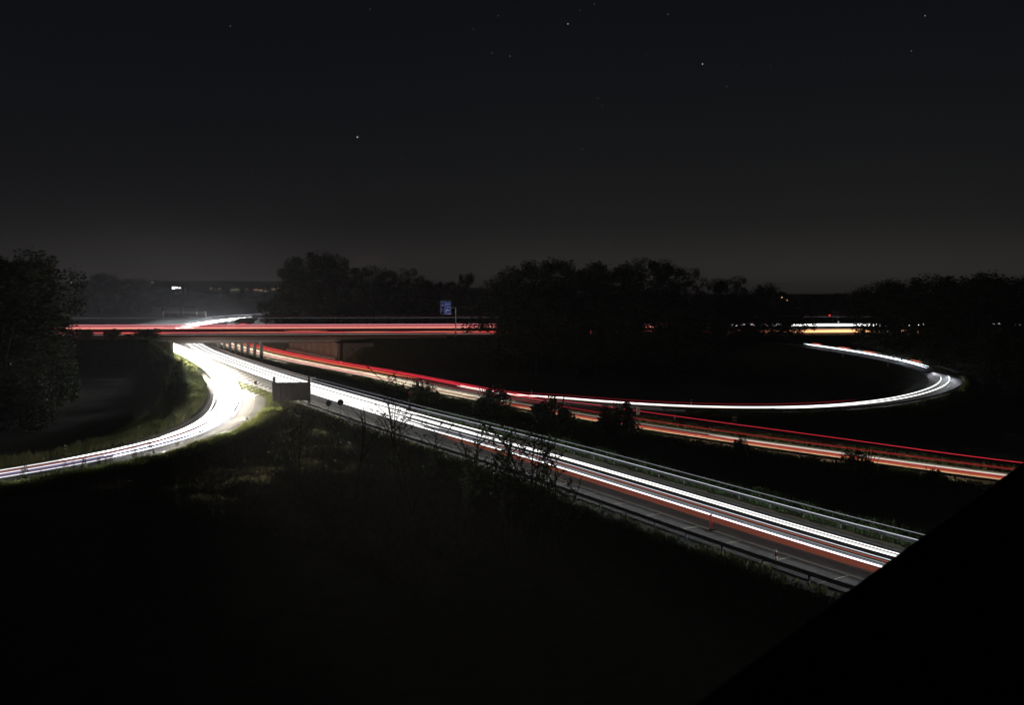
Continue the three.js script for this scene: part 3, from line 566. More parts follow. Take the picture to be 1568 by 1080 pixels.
verge('verge_grass', 'lit grass along the outer edge of the loop ramp', L, lPx(1060), L.length - 60, 3.3, 6.5, 8000, tuftLow, M.dryGrass, 19, 1.25);

// ---------------------------------------------------------------- signs and roadside furniture
{ // back of the big direction sign on the wedge
  const b = G(447, 618.5), t = thing('direction_sign', 'large dark back of a direction sign on two posts standing between exit ramp and carriageway', 'sign', null, [b[0], heightAt(b[0], b[1]), -b[1]], .12);
  const panel = mesh('panel', rbox(6.75, 3.3, .07, 0, 2.25, 0, .03), M.signBack, t);
  for (let x = -2.9; x < 3; x += .97) mesh('stiffener', box(.05, 3.2, .06, x, 2.25, -.0675 + .135), M.signBack, t);
  mesh('post', rbox(.46, 5.1, .3, -3.05, 2.3, -.2, .03), M.darkPost, t); mesh('post', rbox(.46, 5.3, .3, 3.1, 2.4, -.2, .03), M.darkPost, t); partNames(t);
}
function roundSign(px, py, dia, Z, label, face, back, turn) {
  const c = D(px, py, Z), g = heightAt(c[0], c[1]), t = thing('round_sign', label, 'sign', null, [c[0], g, -c[1]], turn), h = c[2] - g;
  const disc = new THREE.CylinderGeometry(dia / 2, dia / 2, .04, 28).rotateX(Math.PI / 2); mesh('disc', disc.translate(0, h, 0), back, t); mesh('disc_face', new THREE.CylinderGeometry(dia / 2 - .06, dia / 2 - .06, .006, 28).rotateX(Math.PI / 2).translate(0, h, face === M.redPlastic ? .026 : -.026), face, t);
  mesh('pole', cyl(.04, .04, h + dia * .3, 0, 0, -.05), M.darkPost, t); mesh('clamp', box(.16, .06, .05, 0, h, -.05), M.darkPost, t); return t;
}
roundSign(503.5, 618, .98, 146, 'narrow round sign seen from behind by the near guardrail, left of two', M.signWhite, M.blackSteel, .75);
roundSign(521.6, 616.5, .98, 142, 'round sign seen from behind on a thin pole by the near guardrail, right of two', M.signWhite, M.blackSteel, .2);
roundSign(630, 603, .85, 156, 'small dim red round sign in the dark median left of the first bush', M.redPlastic, M.redPlastic, .1);
{ const b = G(391.8, 591.5), t = thing('gore_marker', 'small dark marker plate at the tip of the grass wedge', 'marker', null, [b[0], heightAt(b[0], b[1]), -b[1]], .2); mesh('plate', rbox(.55, .85, .05, 0, .75, 0), M.signBack, t); mesh('foot', rbox(.1, .5, .1, 0, .15, -.06), M.darkPost, t); }
{ // red and white beacon on the shoulder
  const b = G(1088, 812.5), t = thing('marker_beacon', 'red and white marker beacon with a lamp standing on the hard shoulder', 'beacon', null, [b[0], .045, -b[1]], .5);
  mesh('base', rbox(.95, .1, .42, 0, .05, 0, .03), M.black, t);
  mesh('board', rbox(.25, 1.08, .06, 0, .64, 0, .012), M.redPlastic, t);
  mesh('edge_strip', box(.012, 1.0, .066, -.132, .64, 0), M.whitePlastic, t);
  for (let k = 0; k < 4; k++) { const sh = new THREE.Shape([[-.125, 0], [.125, .2], [.125, .31], [-.125, .11]].map(([x, y]) => new THREE.Vector2(x, y))); mesh('white_stripe', new THREE.ExtrudeGeometry(sh, { depth: .004, bevelEnabled: false }).translate(0, .16 + k * .24, -.036), M.whitePlastic, t); }
  const lamp = mesh('lamp', new THREE.CylinderGeometry(.085, .085, .07, 16).rotateX(Math.PI / 2).translate(0, 1.27, 0), M.black, t); mesh('lamp_holder', box(.05, .12, .05, 0, 1.2, 0), M.black, t); partNames(t);
}
let delin = null;
function delineator(px, py, label, e = 0, lit = true, tall = 1) {
  const b = G(px, py, e), g = Math.max(heightAt(b[0], b[1]), e - .2);
  let t;
  if (!delin) {
    t = delin = thing('delineator_post', '', 'delineator'); const s = new THREE.Shape([[-.06, 0], [.06, 0], [.06, .92], [-.06, 1.02]].map(([x, y]) => new THREE.Vector2(x, y)));
    mesh('body', new THREE.ExtrudeGeometry(s, { depth: .1, bevelEnabled: true, bevelSize: .015, bevelThickness: .015, bevelSegments: 1 }).translate(0, 0, -.05), M.whitePlastic, t);
    mesh('black_band', box(.156, .24, .136, 0, .74, 0), M.black, t); mesh('reflector', box(.05, .16, .142, 0, .74, 0), M.redPlastic, t);
  } else t = copy(delin);
  t.position.set(b[0], g, -b[1]); t.rotation.y = .4; t.scale.set(1.15, tall, 1.15); tag(t, label, 'delineator', 'roadside delineator posts'); return t;
}
delineator(101, 696, 'white delineator post in the grass above the exit ramp near the left edge');
delineator(214, 664, 'dim delineator post in the grass inside the exit ramp, right of the white one');
delineator(325, 678, 'dark backlit delineator post on the near verge of the exit ramp, left of two');
delineator(379, 649, 'dark backlit delineator post at the outer bend of the exit ramp, right of two');
delineator(522.5, 560, 'white delineator post on the far verge by the right abutment of the flyover');
delineator(814, 606.5, 'white delineator post standing in front of the red band between two median bushes');
delineator(1033, 643, 'white delineator post on the dark wedge between loop ramp and slip road');
delineator(1058, 619, 'dim delineator post behind the white loop trail');
delineator(1415, 621, 'dark delineator post at the lower bend of the loop ramp', .6);
delineator(1290, 546, 'dark delineator post on the inner edge of the upper loop arm, left of two', 4.6);
delineator(1359, 560, 'dark delineator post on the inner edge of the upper loop arm, right of two', 3.6);
delineator(1188, 866, 'delineator post with a red top behind the near guardrail of the hard shoulder', 0, true, 1.2);
delineator(553, 501.5, 'small white post on the flyover between the red bands and the far guardrail', 8.0);
{ // terminal plate of the wedge between ramp and carriageway
  const b = G(977, 641), t = thing('hazard_plate', 'tall white plate with red chevrons beside the last median bush', 'sign', null, [b[0], heightAt(b[0], b[1]), -b[1]], .1);
  mesh('plate', rbox(.62, 1.25, .05, 0, 1.3, 0), M.whitePlastic, t); for (let k = 0; k < 3; k++) { const s = new THREE.Shape([[-.3, 0], [0, .16], [.3, 0], [.3, .13], [0, .29], [-.3, .13]].map(([x, y]) => new THREE.Vector2(x, y))); mesh('chevron', new THREE.ExtrudeGeometry(s, { depth: .008, bevelEnabled: false }).translate(0, .78 + k * .36, .027), M.redPlastic, t); } mesh('post', cyl(.035, .035, .8, 0, -.1, 0), M.dullSteel, t); partNames(t);
}
{ const b = G(1124.5, 649.5), t = thing('roadside_cabinet', 'small pale roadside cabinet on the dark wedge between loop ramp and slip road', 'cabinet', null, [b[0], heightAt(b[0], b[1]), -b[1]], .3); mesh('housing', rbox(.7, .75, .4, 0, .5, 0), M.concrete, t); mesh('lid', rbox(.78, .07, .46, 0, .91, 0), M.whitePlastic, t); mesh('plinth', box(.6, .2, .34, 0, .03, 0), M.darkConcrete, t); }
for (const [px, py, label] of [[1366, 822, 'thin post with a red reflector by the far guardrail near the dark bridge parapet'], [772, 663, 'thin post with a red reflector by the far guardrail behind the leafy shrub']]) { const b = G(px, py), t = thing('reflector_post', label, 'post', null, [b[0], heightAt(b[0], b[1]), -b[1]], .3); mesh('stem', cyl(.025, .025, 1.1), M.darkPost, t); mesh('reflector', rbox(.13, .3, .03, 0, 1.0, .03), M.redPlastic, t); }
{ // blue sign on a bracket pole beside the flyover
  const b = D(698, 512, 272), t = thing('motorway_sign', 'blue motorway sign with white arrows hanging from a bent white pole above the red trails', 'sign', null, [b[0], 6.4, -b[1]], 0);
  mesh('pole', cyl(.2, .15, 9.0), M.whiteSteel, t); mesh('arm', rbox(1.5, .22, .22, -.68, 8.9, 0), M.whiteSteel, t);
  const s = new THREE.Group(); s.name = 'sign_panel'; s.position.set(-3.1, 8.95, 0); s.rotation.y = .62; t.add(s);
  mesh('backing', rbox(3.75, 4.0, .08, 0, 0, 0, .03), M.signWhite, s); mesh('blue_face', box(3.55, 3.8, .02, 0, 0, .055), M.blue, s); mesh('divider', box(.09, 3.7, .012, -.15, 0, .072), M.signWhite, s);
  const line = (x, y, w, h) => mesh('lettering', merge([0, 1, 2, 3, 4].map((k) => box(w / 7, h * (k % 2 ? .7 : 1), .012, x + (k - 2) * w / 5, y, .072))), M.signWhite, s);
  line(-.95, .72, 1.15, .28); line(.85, 1.05, 1.5, .28); line(.8, .2, 1.25, .28); line(-.55, -.35, .5, .22); line(-.6, -1.0, .5, .22);
  const arrow = (x, y, a, k) => { const sh = new THREE.Shape([[-.1, -.55], [.1, -.55], [.1, .2], [.3, .2], [0, .65], [-.3, .2], [-.1, .2]].map(([u, v]) => new THREE.Vector2(u * k, v * k))); return mesh('arrow', new THREE.ExtrudeGeometry(sh, { depth: .012, bevelEnabled: false }).rotateZ(a).translate(x, y, .066), M.signWhite, s); };
  arrow(-1.35, -.75, 0, .9); arrow(.35, -1.0, -.5, 1.1); line(1.15, -.8, .45, .45); partNames(s);
}
{ // gantry over the far motorway
  const q = D(283, 490, 620), t = thing('sign_gantry', 'pale steel gantry with two dark sign backs spanning the motorway beyond the flyover', 'gantry', null, [q[0], 0, -620], 0);
  const W = 29.5, H = 6.9; mesh('leg', rbox(.9, H, .9, -W / 2, H / 2, 0), M.whiteSteel, t); mesh('leg', rbox(.9, H, .9, W / 2, H / 2, 0), M.whiteSteel, t);
  mesh('beam', merge([rod([-W / 2, H, .4], [W / 2, H - .6, .4], .18), rod([-W / 2, H - 1.1, .4], [W / 2, H - 1.4, .4], .12), ...Array.from({ length: 14 }, (_, k) => rod([-W / 2 + k * W / 14, H - (k % 2 ? 1.1 : 0), .4], [-W / 2 + (k + 1) * W / 14, H - (k % 2 ? 0 : 1.1), .4], .07))]), M.whiteSteel, t);
  mesh('sign_back', rbox(5.6, 5.3, .2, -7.1, 6.6, 0), M.brownConcrete, t); mesh('sign_back', rbox(9.2, 5.3, .2, 4.3, 6.5, 0), M.brownConcrete, t);
  for (const x of [-9.9, -4.3, -.3, 8.9]) mesh('frame_bar', box(.18, 5.9, .18, x, 6.6, .25), M.whiteSteel, t); partNames(t);
}
{ // lattice sign and lamps far right
  const q = D(1278, 500, 332), t = thing('lattice_sign', 'grey framed sign back standing behind the white band far right', 'sign', null, [q[0], 7.2, -332], .15);
  mesh('panel', rbox(1.9, 4.2, .12, 0, 3.6, 0), M.blackSteel, t); for (const x of [-.95, .95]) mesh('frame_post', box(.1, 5.9, .1, x, 2.8, .08), M.steel, t); mesh('frame_bar', box(1.9, .08, .08, 0, 5.7, .08), M.steel, t); mesh('frame_bar', box(1.9, .08, .08, 0, 4.6, .08), M.steel, t); partNames(t);
  for (const [px, py, label, col] of [[1270, 483, 'red signal lamp upper left of the lattice sign far right', [2.4, .05, .06]], [1282, 498, 'red signal lamp at the lower right foot of the lattice sign far right', [2.0, .05, .06]], [1283.5, 493.5, 'small pale signal lamp right of the lattice sign far right', [.5, .48, .42]]]) {
    const c = D(px, py, 330), s = thing('signal_lamp', label, 'signal lamp', null, [c[0], 7.2, -c[1]]); const h = c[2] - 7.2;
    mesh('pole', cyl(.05, .05, h - .2), M.darkPost, s); mesh('housing', rbox(.62, .8, .22, 0, h, -.2), M.black, s); mesh('lens', new THREE.CylinderGeometry(.28, .28, .06, 16).rotateX(Math.PI / 2).translate(0, h, -.05), glow(...col), s);
    const p = new THREE.PointLight(new THREE.Color(...col.map((x) => x / Math.max(...col))), .25); p.name = 'signal_light'; p.position.set(c[0], 7.2 + h, -c[1] + .12); scene.add(p);
  }
}

// ---------------------------------------------------------------- trees
function crownGeometry(seed, blobs, leaves, size, low = 0) {      // unit: about 1 high, .36 to each side
  const r = rng(seed), P = [], I = []; let k = 0; const v = new THREE.Vector3();
  const cs = []; for (let i = 0; i < blobs; i++) { const y = lerp(low, .93, Math.pow(r(), .8)), w = .34 * Math.sqrt(Math.max(.06, 1 - ((y - (.5 + low * .4)) / (.56 - low * .35)) ** 2)), a = r() * 6.28, d = Math.sqrt(r()) * w; cs.push([Math.cos(a) * d, y, Math.sin(a) * d, .055 + .085 * r()]); }
  for (let i = 0; i < leaves; i++) {
    const c = cs[Math.floor(r() * blobs)]; v.set(r() - .5, r() - .5, r() - .5).normalize(); const d = c[3] * Math.pow(r(), .45), sz = size * (.5 + r());
    const x = c[0] + v.x * d, y = c[1] + v.y * d * .85, z = c[2] + v.z * d, a = r() * 6.28, b = (r() - .5) * 2.4, ux = Math.cos(a) * sz, uz = Math.sin(a) * sz, wx = -Math.sin(a) * Math.cos(b) * sz, wy = Math.sin(b) * sz, wz = Math.cos(a) * Math.cos(b) * sz;
    P.push(x - ux, y, z - uz, x + wx * .55, y + wy * .55, z + wz * .55, x + ux, y, z + uz, x - wx * .55, y - wy * .55, z - wz * .55); I.push(k, k + 1, k + 2, k, k + 2, k + 3); k += 4;
  }
  const g = new THREE.BufferGeometry(); g.setAttribute('position', new THREE.Float32BufferAttribute(P, 3)); g.setIndex(I); g.computeVertexNormals(); return g;
}
function trunkGeometry(seed) {
  const r = rng(seed), list = [new THREE.CylinderGeometry(.008, .022, .75, 7).translate(0, .33, 0)];
  for (let i = 0; i < 7; i++) { const a = r() * 6.28, y = .22 + .08 * i, l = .14 + .12 * r(); list.push(rod([0, y, 0], [Math.cos(a) * l, y + l * .75, Math.sin(a) * l], .005, 5)); }
  return merge(list);
}
const trees = [], kinds = [[46, 9000, .0135, .16], [42, 8400, .014, .12], [54, 10000, .0125, .2], [38, 8000, .014, .1], [30, 5600, .0125, .26]];
function tree(kind, X, Z, base, height, spread, label, group, turn) {
  let t = trees[kind];
  if (!t) { t = trees[kind] = thing('broadleaf_tree', label, 'tree', group); mesh('crown', crownGeometry(100 + kind * 7, ...kinds[kind]), M.crown, t); mesh('trunk', trunkGeometry(50 + kind), M.bark, t); }
  else { t = copy(t, label, group); }
  if (group) t.userData.group = group; else delete t.userData.group; t.userData.label = label;
  t.position.set(X, base, -Z); t.scale.set(height * spread, height, height * spread); t.rotation.y = turn; return t;
}
// [column, top row, distance, base height, spread, kind, label or group key]
const rT = rng(404);
const ORD = ['first', 'second', 'third', 'fourth', 'fifth', 'sixth', 'seventh', 'eighth', 'ninth', 'tenth', 'eleventh', 'twelfth', 'thirteenth', 'fourteenth', 'fifteenth', 'sixteenth', 'seventeenth', 'eighteenth', 'nineteenth', 'twentieth', 'twenty-first', 'twenty-second', 'twenty-third'];
function row(list, group, label) { const order = list.map((a) => a[0]).sort((a, b) => a - b); for (const [px, top, Z, base, spread, kind, own] of list) { const p = D(px, top, Z), g = base ?? heightAt(p[0], Z); tree(kind ?? Math.floor(rT() * 4), p[0], Z, g, (p[2] - g) * 1.03, spread ?? 1, own ?? (/foot of/.test(label) ? label : `${label}, ${ORD[order.indexOf(px)]} from the left`), own ? null : group, rT() * 6.28); } }
row([[-30, 400, 150, null, 1.2], [8, 402, 170, null, 1.0, 0, 'dark tree at the left edge with a rounded top, left of the tall ragged one'], [72, 387, 182, null, .62, 4, 'tallest ragged tree of the left edge group, with a loose tuft on top'], [40, 412, 176, null, .85], [18, 450, 150, null, 1.2], [76, 466, 178, null, .5], [44, 470, 160, null, 1.1]], 'dark trees of the group at the left edge', 'black tree in the group at the left edge');
row([[112, 447, 700, 5, 1.3], [150, 421, 680, 5, 1.0], [163, 420, 690, 5, .95], [132, 431, 700, 5, 1.1], [178, 430, 690, 5, 1.1], [196, 427, 700, 5, 1.0], [212, 428, 720, 5, 1.1], [230, 432, 720, 5, 1.1], [248, 436, 730, 5, 1.1], [262, 444, 760, 5, 1.4], [280, 450, 800, 5, 1.6], [300, 447, 840, 5, 1.6], [322, 447, 880, 5, 1.7], [344, 449, 920, 5, 1.7], [368, 450, 940, 5, 1.7], [390, 452, 950, 5, 1.7], [412, 448, 960, 5, 1.7], [90, 440, 700, 5, 1.2], [60, 442, 720, 5, 1.2]], 'hazy trees of the distant row beyond the flyover', 'grey hazy tree in the distant row beyond the flyover');
row([[407, 464, 380, null, 1.5, 1, 'small dark tree at the right end of the blazing far headlights'], [421, 462, 365, null, 1.0], [444, 412, 372, null, .8, 1], [458, 397, 366, null, .9, 0], [480, 387, 360, null, .95, 2, 'tallest tree of the wood behind the flyover, with a broad dome'], [504, 393, 362, null, .95], [524, 401, 358, null, .9], [549, 406, 356, null, .9], [572, 409, 354, null, .9], [594, 416, 350, null, .8], [622, 413, 350, null, .7, 4], [640, 420, 346, null, .8], [664, 430, 346, null, .8], [684, 432, 344, null, .75], [714, 421, 340, null, .62, 1, 'single slim tree standing up right of the blue sign'], [744, 430, 338, null, .55, 4], [432, 446, 360, null, 1.0], [561, 440, 348, null, 1.2], [606, 446, 344, null, 1.2], [650, 452, 342, null, 1.2], [700, 456, 338, null, 1.1], [516, 440, 352, null, 1.3], [471, 440, 356, null, 1.2]], 'trees of the wood behind the flyover', 'dark tree in the wood behind the flyover');
row([[770, 424, 258, null, .75, 1], [790, 412, 256, null, .8], [815, 399, 252, null, .85, 2], [836, 401, 254, null, .8, 0], [860, 398, 252, null, .85, 3, 'broad crowned tree at the left top of the central black wood'], [884, 414, 256, null, .8], [908, 412, 256, null, .8], [935, 403, 252, null, .85, 0, 'round headed tree in the middle of the central black wood'], [960, 410, 256, null, .75], [985, 398, 250, null, .8, 2, 'tallest tree in the right half of the central black wood'], [1008, 403, 252, null, .7, 1], [1030, 408, 254, null, .75], [1064, 412, 256, null, .55, 4, 'slim ragged tree with gaps beside the notch in the central black wood'], [1098, 430, 258, null, .6], [1124, 425, 256, null, .7, 2], [1146, 434, 258, null, .7], [1170, 438, 260, null, .65], [1200, 452, 262, null, .6], [1224, 458, 262, null, .7]], 'trees of the central black wood', 'black tree in the central wood');
row([[762, 462, 246, null, 1.3], [792, 455, 244, null, 1.3], [822, 456, 244, null, 1.3], [852, 452, 242, null, 1.3], [884, 458, 242, null, 1.3], [914, 455, 242, null, 1.3], [946, 456, 242, null, 1.3], [978, 452, 242, null, 1.3], [1010, 456, 244, null, 1.3], [1042, 460, 244, null, 1.3], [1074, 464, 246, null, 1.3], [1104, 462, 248, null, 1.3], [1134, 466, 250, null, 1.2], [1160, 470, 254, null, 1.1], [1184, 472, 256, null, 1.1], [1208, 474, 258, null, 1.0], [1052, 474, 236, null, 1.5], [1086, 478, 238, null, 1.5], [1118, 476, 240, null, 1.5], [1148, 480, 242, null, 1.4], [1030, 472, 236, null, 1.5]], 'low trees at the foot of the central black wood', 'low bushy tree at the foot of the central black wood');
row([[1256, 453, 420, 5, 1.1], [1270, 455, 430, 5, 1.2], [1284, 449, 400, 5, 1.0], [1298, 453, 410, 5, 1.2], [1310, 447, 400, 5, 1.0], [1238, 455, 420, 5, 1.1], [1324, 444, 380, 5, .9]], 'trees behind the lattice sign far right', 'dark tree behind the lattice sign far right');
row([[1336, 440, 226, null, .95], [1354, 436, 218, null, 1.0], [1380, 432, 212, null, 1.0], [1404, 428, 206, null, 1.1], [1432, 424, 200, null, 1.1, 2, 'tree with the highest bump in the black wood at the right edge'], [1462, 425, 196, null, 1.1], [1492, 424, 192, null, 1.15], [1520, 430, 188, null, 1.1], [1548, 426, 184, null, 1.1], [1580, 424, 180, null, 1.2], [1344, 470, 222, null, 1.3], [1372, 474, 214, null, 1.3], [1400, 476, 206, null, 1.3], [1430, 480, 198, null, 1.3], [1470, 484, 188, null, 1.4], [1510, 488, 178, null, 1.4], [1550, 492, 170, null, 1.4], [1590, 490, 160, null, 1.4]], 'trees of the black wood at the right edge', 'black tree in the wood behind the loop ramp');

// ---------------------------------------------------------------- bushes and saplings
function bushGeometry(seed, n, sz) { const r = rng(seed), P = [], I = []; let k = 0; const cs = Array.from({ length: 18 }, () => [(r() - .5) * .75, .12 + r() * .62, (r() - .5) * .75, .1 + .14 * r()]);
  for (let i = 0; i < n; i++) { const c = cs[Math.floor(r() * 18)], a = r() * 6.28, b = r() * 3.14 - 1.57, d = c[3] * Math.pow(r(), .4), x = c[0] + Math.cos(a) * Math.cos(b) * d, y = Math.max(.01, c[1] + Math.sin(b) * d), z = c[2] + Math.sin(a) * Math.cos(b) * d, s = sz * (.5 + r()), t = r() * 6.28, u = (r() - .5) * 2.6; const ux = Math.cos(t) * s, uz = Math.sin(t) * s, wx = -Math.sin(t) * Math.cos(u) * s * .5, wy = Math.sin(u) * s * .5, wz = Math.cos(t) * Math.cos(u) * s * .5; P.push(x - ux, y, z - uz, x + wx, y + wy, z + wz, x + ux, y, z + uz, x - wx, y - wy, z - wz); I.push(k, k + 1, k + 2, k, k + 2, k + 3); k += 4; }
  const g = new THREE.BufferGeometry(); g.setAttribute('position', new THREE.Float32BufferAttribute(P, 3)); g.setIndex(I); g.computeVertexNormals(); return g; }
function twigs(seed, n) { const r = rng(seed), l = []; for (let i = 0; i < n; i++) { const a = r() * 6.28, d = .1 + .35 * r(), h = .5 + .5 * r(); l.push(rod([Math.cos(a) * .05, 0, Math.sin(a) * .05], [Math.cos(a) * d, h, Math.sin(a) * d], .008, 4)); } return merge(l); }
const bushes = [];
function bush(px, top, bottom, wide, label, kind = 0, Z = null) {
  const b = Z ? D(px, bottom, Z) : G(px, bottom), g = heightAt(b[0], b[1]), h = D(px, top, b[1])[2] - g, w = wide * b[1] / FOCAL;
  let t = bushes[kind]; if (!t) { t = bushes[kind] = thing('wild_bush', label, 'bush'); mesh('foliage', bushGeometry(600 + kind * 3, 5200, .034), M.leaf, t); mesh('stem', twigs(61 + kind, 16), M.twig, t); } else t = copy(t, label);
  t.position.set(b[0], g, -b[1]); t.scale.set(w * 1.05, h * 1.12, w * 1.05); t.rotation.y = px; return t;
}
bush(640, 582, 622, 25, 'small spiky bush against the pale road, left half of the leftmost median pair', 0);
bush(659, 586, 622, 28, 'small spiky bush against the pale road, right half of the leftmost median pair', 1);
bush(757, 590, 640, 66, 'wide dark median bush second from the left, cutting the red band', 2);
bush(848, 608, 660, 64, 'dark median bush in the middle of the row, below the red and white trails', 1);
bush(944, 616, 668, 64, 'dark dense median bush at the right end of the row beside the hazard plate', 0);
bush(1322, 692, 730, 62, 'low round bush in front of the guardrail at the right of the opposite carriageway', 2);
bush(1136, 668, 700, 22, 'thin weedy bush poking over the guardrail of the opposite carriageway', 1);
bush(1426, 716, 742, 24, 'small weedy bush under the guardrail near the dark bridge parapet', 0);
bush(268, 552, 592, 36, 'dark blurred bush beside the left abutment above the lit grass', 2);
bush(130, 503, 518, 26, 'low dark bush on the flyover edge at the left end of the red bands', 0, 262);
bush(172, 504, 518, 24, 'low dark bush on the flyover edge second from the left end', 1, 262);
bush(218, 504, 518, 56, 'long low dark bush on the flyover edge third from the left end', 2, 262);

{
  const names = ['first', 'second', 'third', 'fourth', 'fifth', 'sixth'];
  [[-22, 505, 640, 120], [14, 528, 628, 96], [44, 512, 618, 100], [72, 530, 606, 70], [94, 528, 596, 50], [58, 556, 640, 90]].map((a, i) => [a, i]).sort((a, b) => a[0][0] - b[0][0]).forEach(([[px, top, bottom, wide], i], k) => { const b = bush(px, top, bottom, wide, `black thicket at the foot of the left edge trees, ${names[k]} from the left`, i % 3); b.name = numbered('thicket'); b.userData.category = 'thicket'; b.userData.group = 'thickets at the foot of the left edge trees'; });
}
function sapling(px, bottom, Z, seed, stems, label, o = {}) {
  const { lean = .12, leafy = 1, leaf = .115, twig = 1 } = o, b = D(px, bottom, Z), g = heightAt(b[0], Z), t = thing('sapling', label, 'sapling', null, [b[0], g, -Z]), r = rng(seed), W = [], P = [], I = []; let k = 0;
  const putLeaf = (p) => { const n = 1 + Math.floor(r() * 6 * leafy); for (let i = 0; i < n; i++) { const s = leaf * (.5 + .8 * r()), a = r() * 6.28, c = r() * 2.6 - 1.3, x = p.x + (r() - .5) * .2, y = p.y + (r() - .5) * .2, z = p.z + (r() - .5) * .2, ux = Math.cos(a) * s, uz = Math.sin(a) * s, wx = -Math.sin(a) * Math.cos(c) * s * .5, wy = Math.sin(c) * s * .5, wz = Math.cos(a) * Math.cos(c) * s * .5; P.push(x - ux, y, z - uz, x + wx, y + wy, z + wz, x + ux, y, z + uz, x - wx, y - wy, z - wz); I.push(k, k + 1, k + 2, k, k + 2, k + 3); k += 4; } };
  const grow = (p, d, len, rad, depth) => {
    const n = Math.max(3, Math.round(len / .45)); let q = p.clone(), dir = d.clone();
    for (let i = 0; i < n; i++) {
      const nx = q.clone().addScaledVector(dir, len / n), f = 1 - i / n * .55; const cg = new THREE.CylinderGeometry(rad * f * .9, rad * f, q.distanceTo(nx) * 1.04, 5); cg.applyQuaternion(new THREE.Quaternion().setFromUnitVectors(new THREE.Vector3(0, 1, 0), nx.clone().sub(q).normalize())); const m = q.clone().add(nx).multiplyScalar(.5); W.push(cg.translate(m.x, m.y, m.z));
      q = nx; dir.add(new THREE.Vector3((r() - .5) * .22, .05, (r() - .5) * .22)).normalize();
      if (depth < 2 && i > n * .35 && r() < .62 * twig) { const a = r() * 6.28; grow(q.clone(), new THREE.Vector3(Math.cos(a) * .8, .65, Math.sin(a) * .8).normalize(), len * (.14 + .16 * r()), rad * .45, depth + 1); }
      if (leafy > 0 && (depth > 0 ? r() < .9 : i > n * .35 && r() < .75)) putLeaf(q);
    }
  };
  for (const [dpx, topPy] of stems) { const h = D(px, topPy, Z)[2] - g, off = dpx * Z / FOCAL, d = new THREE.Vector3(off, h, (r() - .5) * h * lean).normalize(); grow(new THREE.Vector3((r() - .5) * .4, -.1, (r() - .5) * .3), d, Math.hypot(h, off), .055 * Math.sqrt(h / 6), 0); }
  mesh('stem', merge(W), M.twig, t);
  if (P.length) { const lg = new THREE.BufferGeometry(); lg.setAttribute('position', new THREE.Float32BufferAttribute(P, 3)); lg.setIndex(I); lg.computeVertexNormals(); mesh('foliage', lg, M.leaf, t); }
  return t;
}
sapling(458, 760, 86, 1001, [[3, 617], [-28, 648], [22, 655], [-4, 640]], 'young sapling with sparse leaves in front of the big sign, leftmost of the leafy ones');
sapling(524, 760, 84, 1002, [[-6, 640], [-14, 668], [4, 655]], 'thin sapling with a few leaves between the big sign and the bare stems', { leafy: .7 });
sapling(546, 770, 82, 1003, [[-8, 626], [6, 622], [14, 634], [-2, 640], [24, 650]], 'cluster of bare upright stems under the two round signs', { leafy: 0, twig: .5 });
sapling(612, 770, 80, 1004, [[-3, 578], [4, 590], [14, 612]], 'tall thin sapling with leaf tufts reaching up to the median bush', { leafy: .9, twig: .8 });
sapling(632, 780, 78, 1005, [[4, 628], [24, 652], [-22, 655], [36, 664]], 'spreading sapling with a side twig right of the tall thin one', { leafy: .9 });
sapling(712, 800, 74, 1006, [[-10, 672], [8, 664], [18, 686], [-22, 700], [2, 690]], 'leafy sapling in front of the hard shoulder left of the large shrub', { leafy: 1.4 });
sapling(778, 830, 70, 1007, [[-22, 690], [0, 676], [-10, 700], [12, 668], [24, 680]], 'left half of the large leafy shrub in front of the white trails', { leafy: 2.4, leaf: .105 });
sapling(812, 835, 69, 1008, [[-8, 652], [10, 662], [22, 680], [-20, 668], [34, 694], [46, 704]], 'right and taller half of the large leafy shrub in front of the white trails', { leafy: 2.4, leaf: .105 });
sapling(846, 840, 68, 1009, [[28, 716], [40, 728], [12, 722], [-4, 740]], 'leafy branch leaning right from the foot of the large shrub', { leafy: 2.4, leaf: .105 });
sapling(334, 790, 88, 1010, [[8, 690], [-16, 712], [18, 700], [-8, 720]], 'bare forked stems below the exit ramp bend', { leafy: 0, twig: .6 });
sapling(420, 770, 88, 1011, [[-10, 690], [12, 700], [0, 682]], 'dim bushy sapling below the left end of the big sign', { leafy: 1.3 });

let weedProto = null;
const rw = rng(31);
for (const [px, py] of [[36, 737], [40, 733], [64, 733], [88, 733], [101, 730], [113, 724], [130, 722], [152, 716], [163, 712], [170, 713], [189, 703], [207, 704], [217, 701], [230, 694], [236, 696], [272, 683], [260, 690]]) {
  const b = G(px, py), h = (.9 + rw() * .9);
  if (!weedProto) {
    weedProto = thing('weed_plant', 'leafy weed silhouetted on the near verge of the exit ramp', 'weed', 'weeds on the near verge of the exit ramp');
    const r = rng(71), P = [], I = []; let k = 0; for (let i = 0; i < 34; i++) { const y = .2 + .8 * i / 34, a = i * 2.4, s = .11 * (1.25 - y) + .025, x = Math.cos(a) * s, z = Math.sin(a) * s, w = s * .8; P.push(x - w, y, z, x, y + w * .5, z + w * .6, x + w, y + w * .1, z, x, y - w * .3, z - w * .6); I.push(k, k + 1, k + 2, k, k + 2, k + 3); k += 4; }
    const g = new THREE.BufferGeometry(); g.setAttribute('position', new THREE.Float32BufferAttribute(P, 3)); g.setIndex(I); g.computeVertexNormals(); mesh('leaves', g, M.leaf, weedProto); mesh('stem', cyl(.012, .006, 1.0), M.twig, weedProto);
    weedProto.position.set(b[0], heightAt(b[0], b[1]), -b[1]); weedProto.scale.set(h * 1.3, h, h * 1.3);
  } else { const c = copy(weedProto); c.position.set(b[0], heightAt(b[0], b[1]), -b[1]); c.scale.set(h * 1.3, h, h * 1.3); c.rotation.y = rw() * 6; }
}

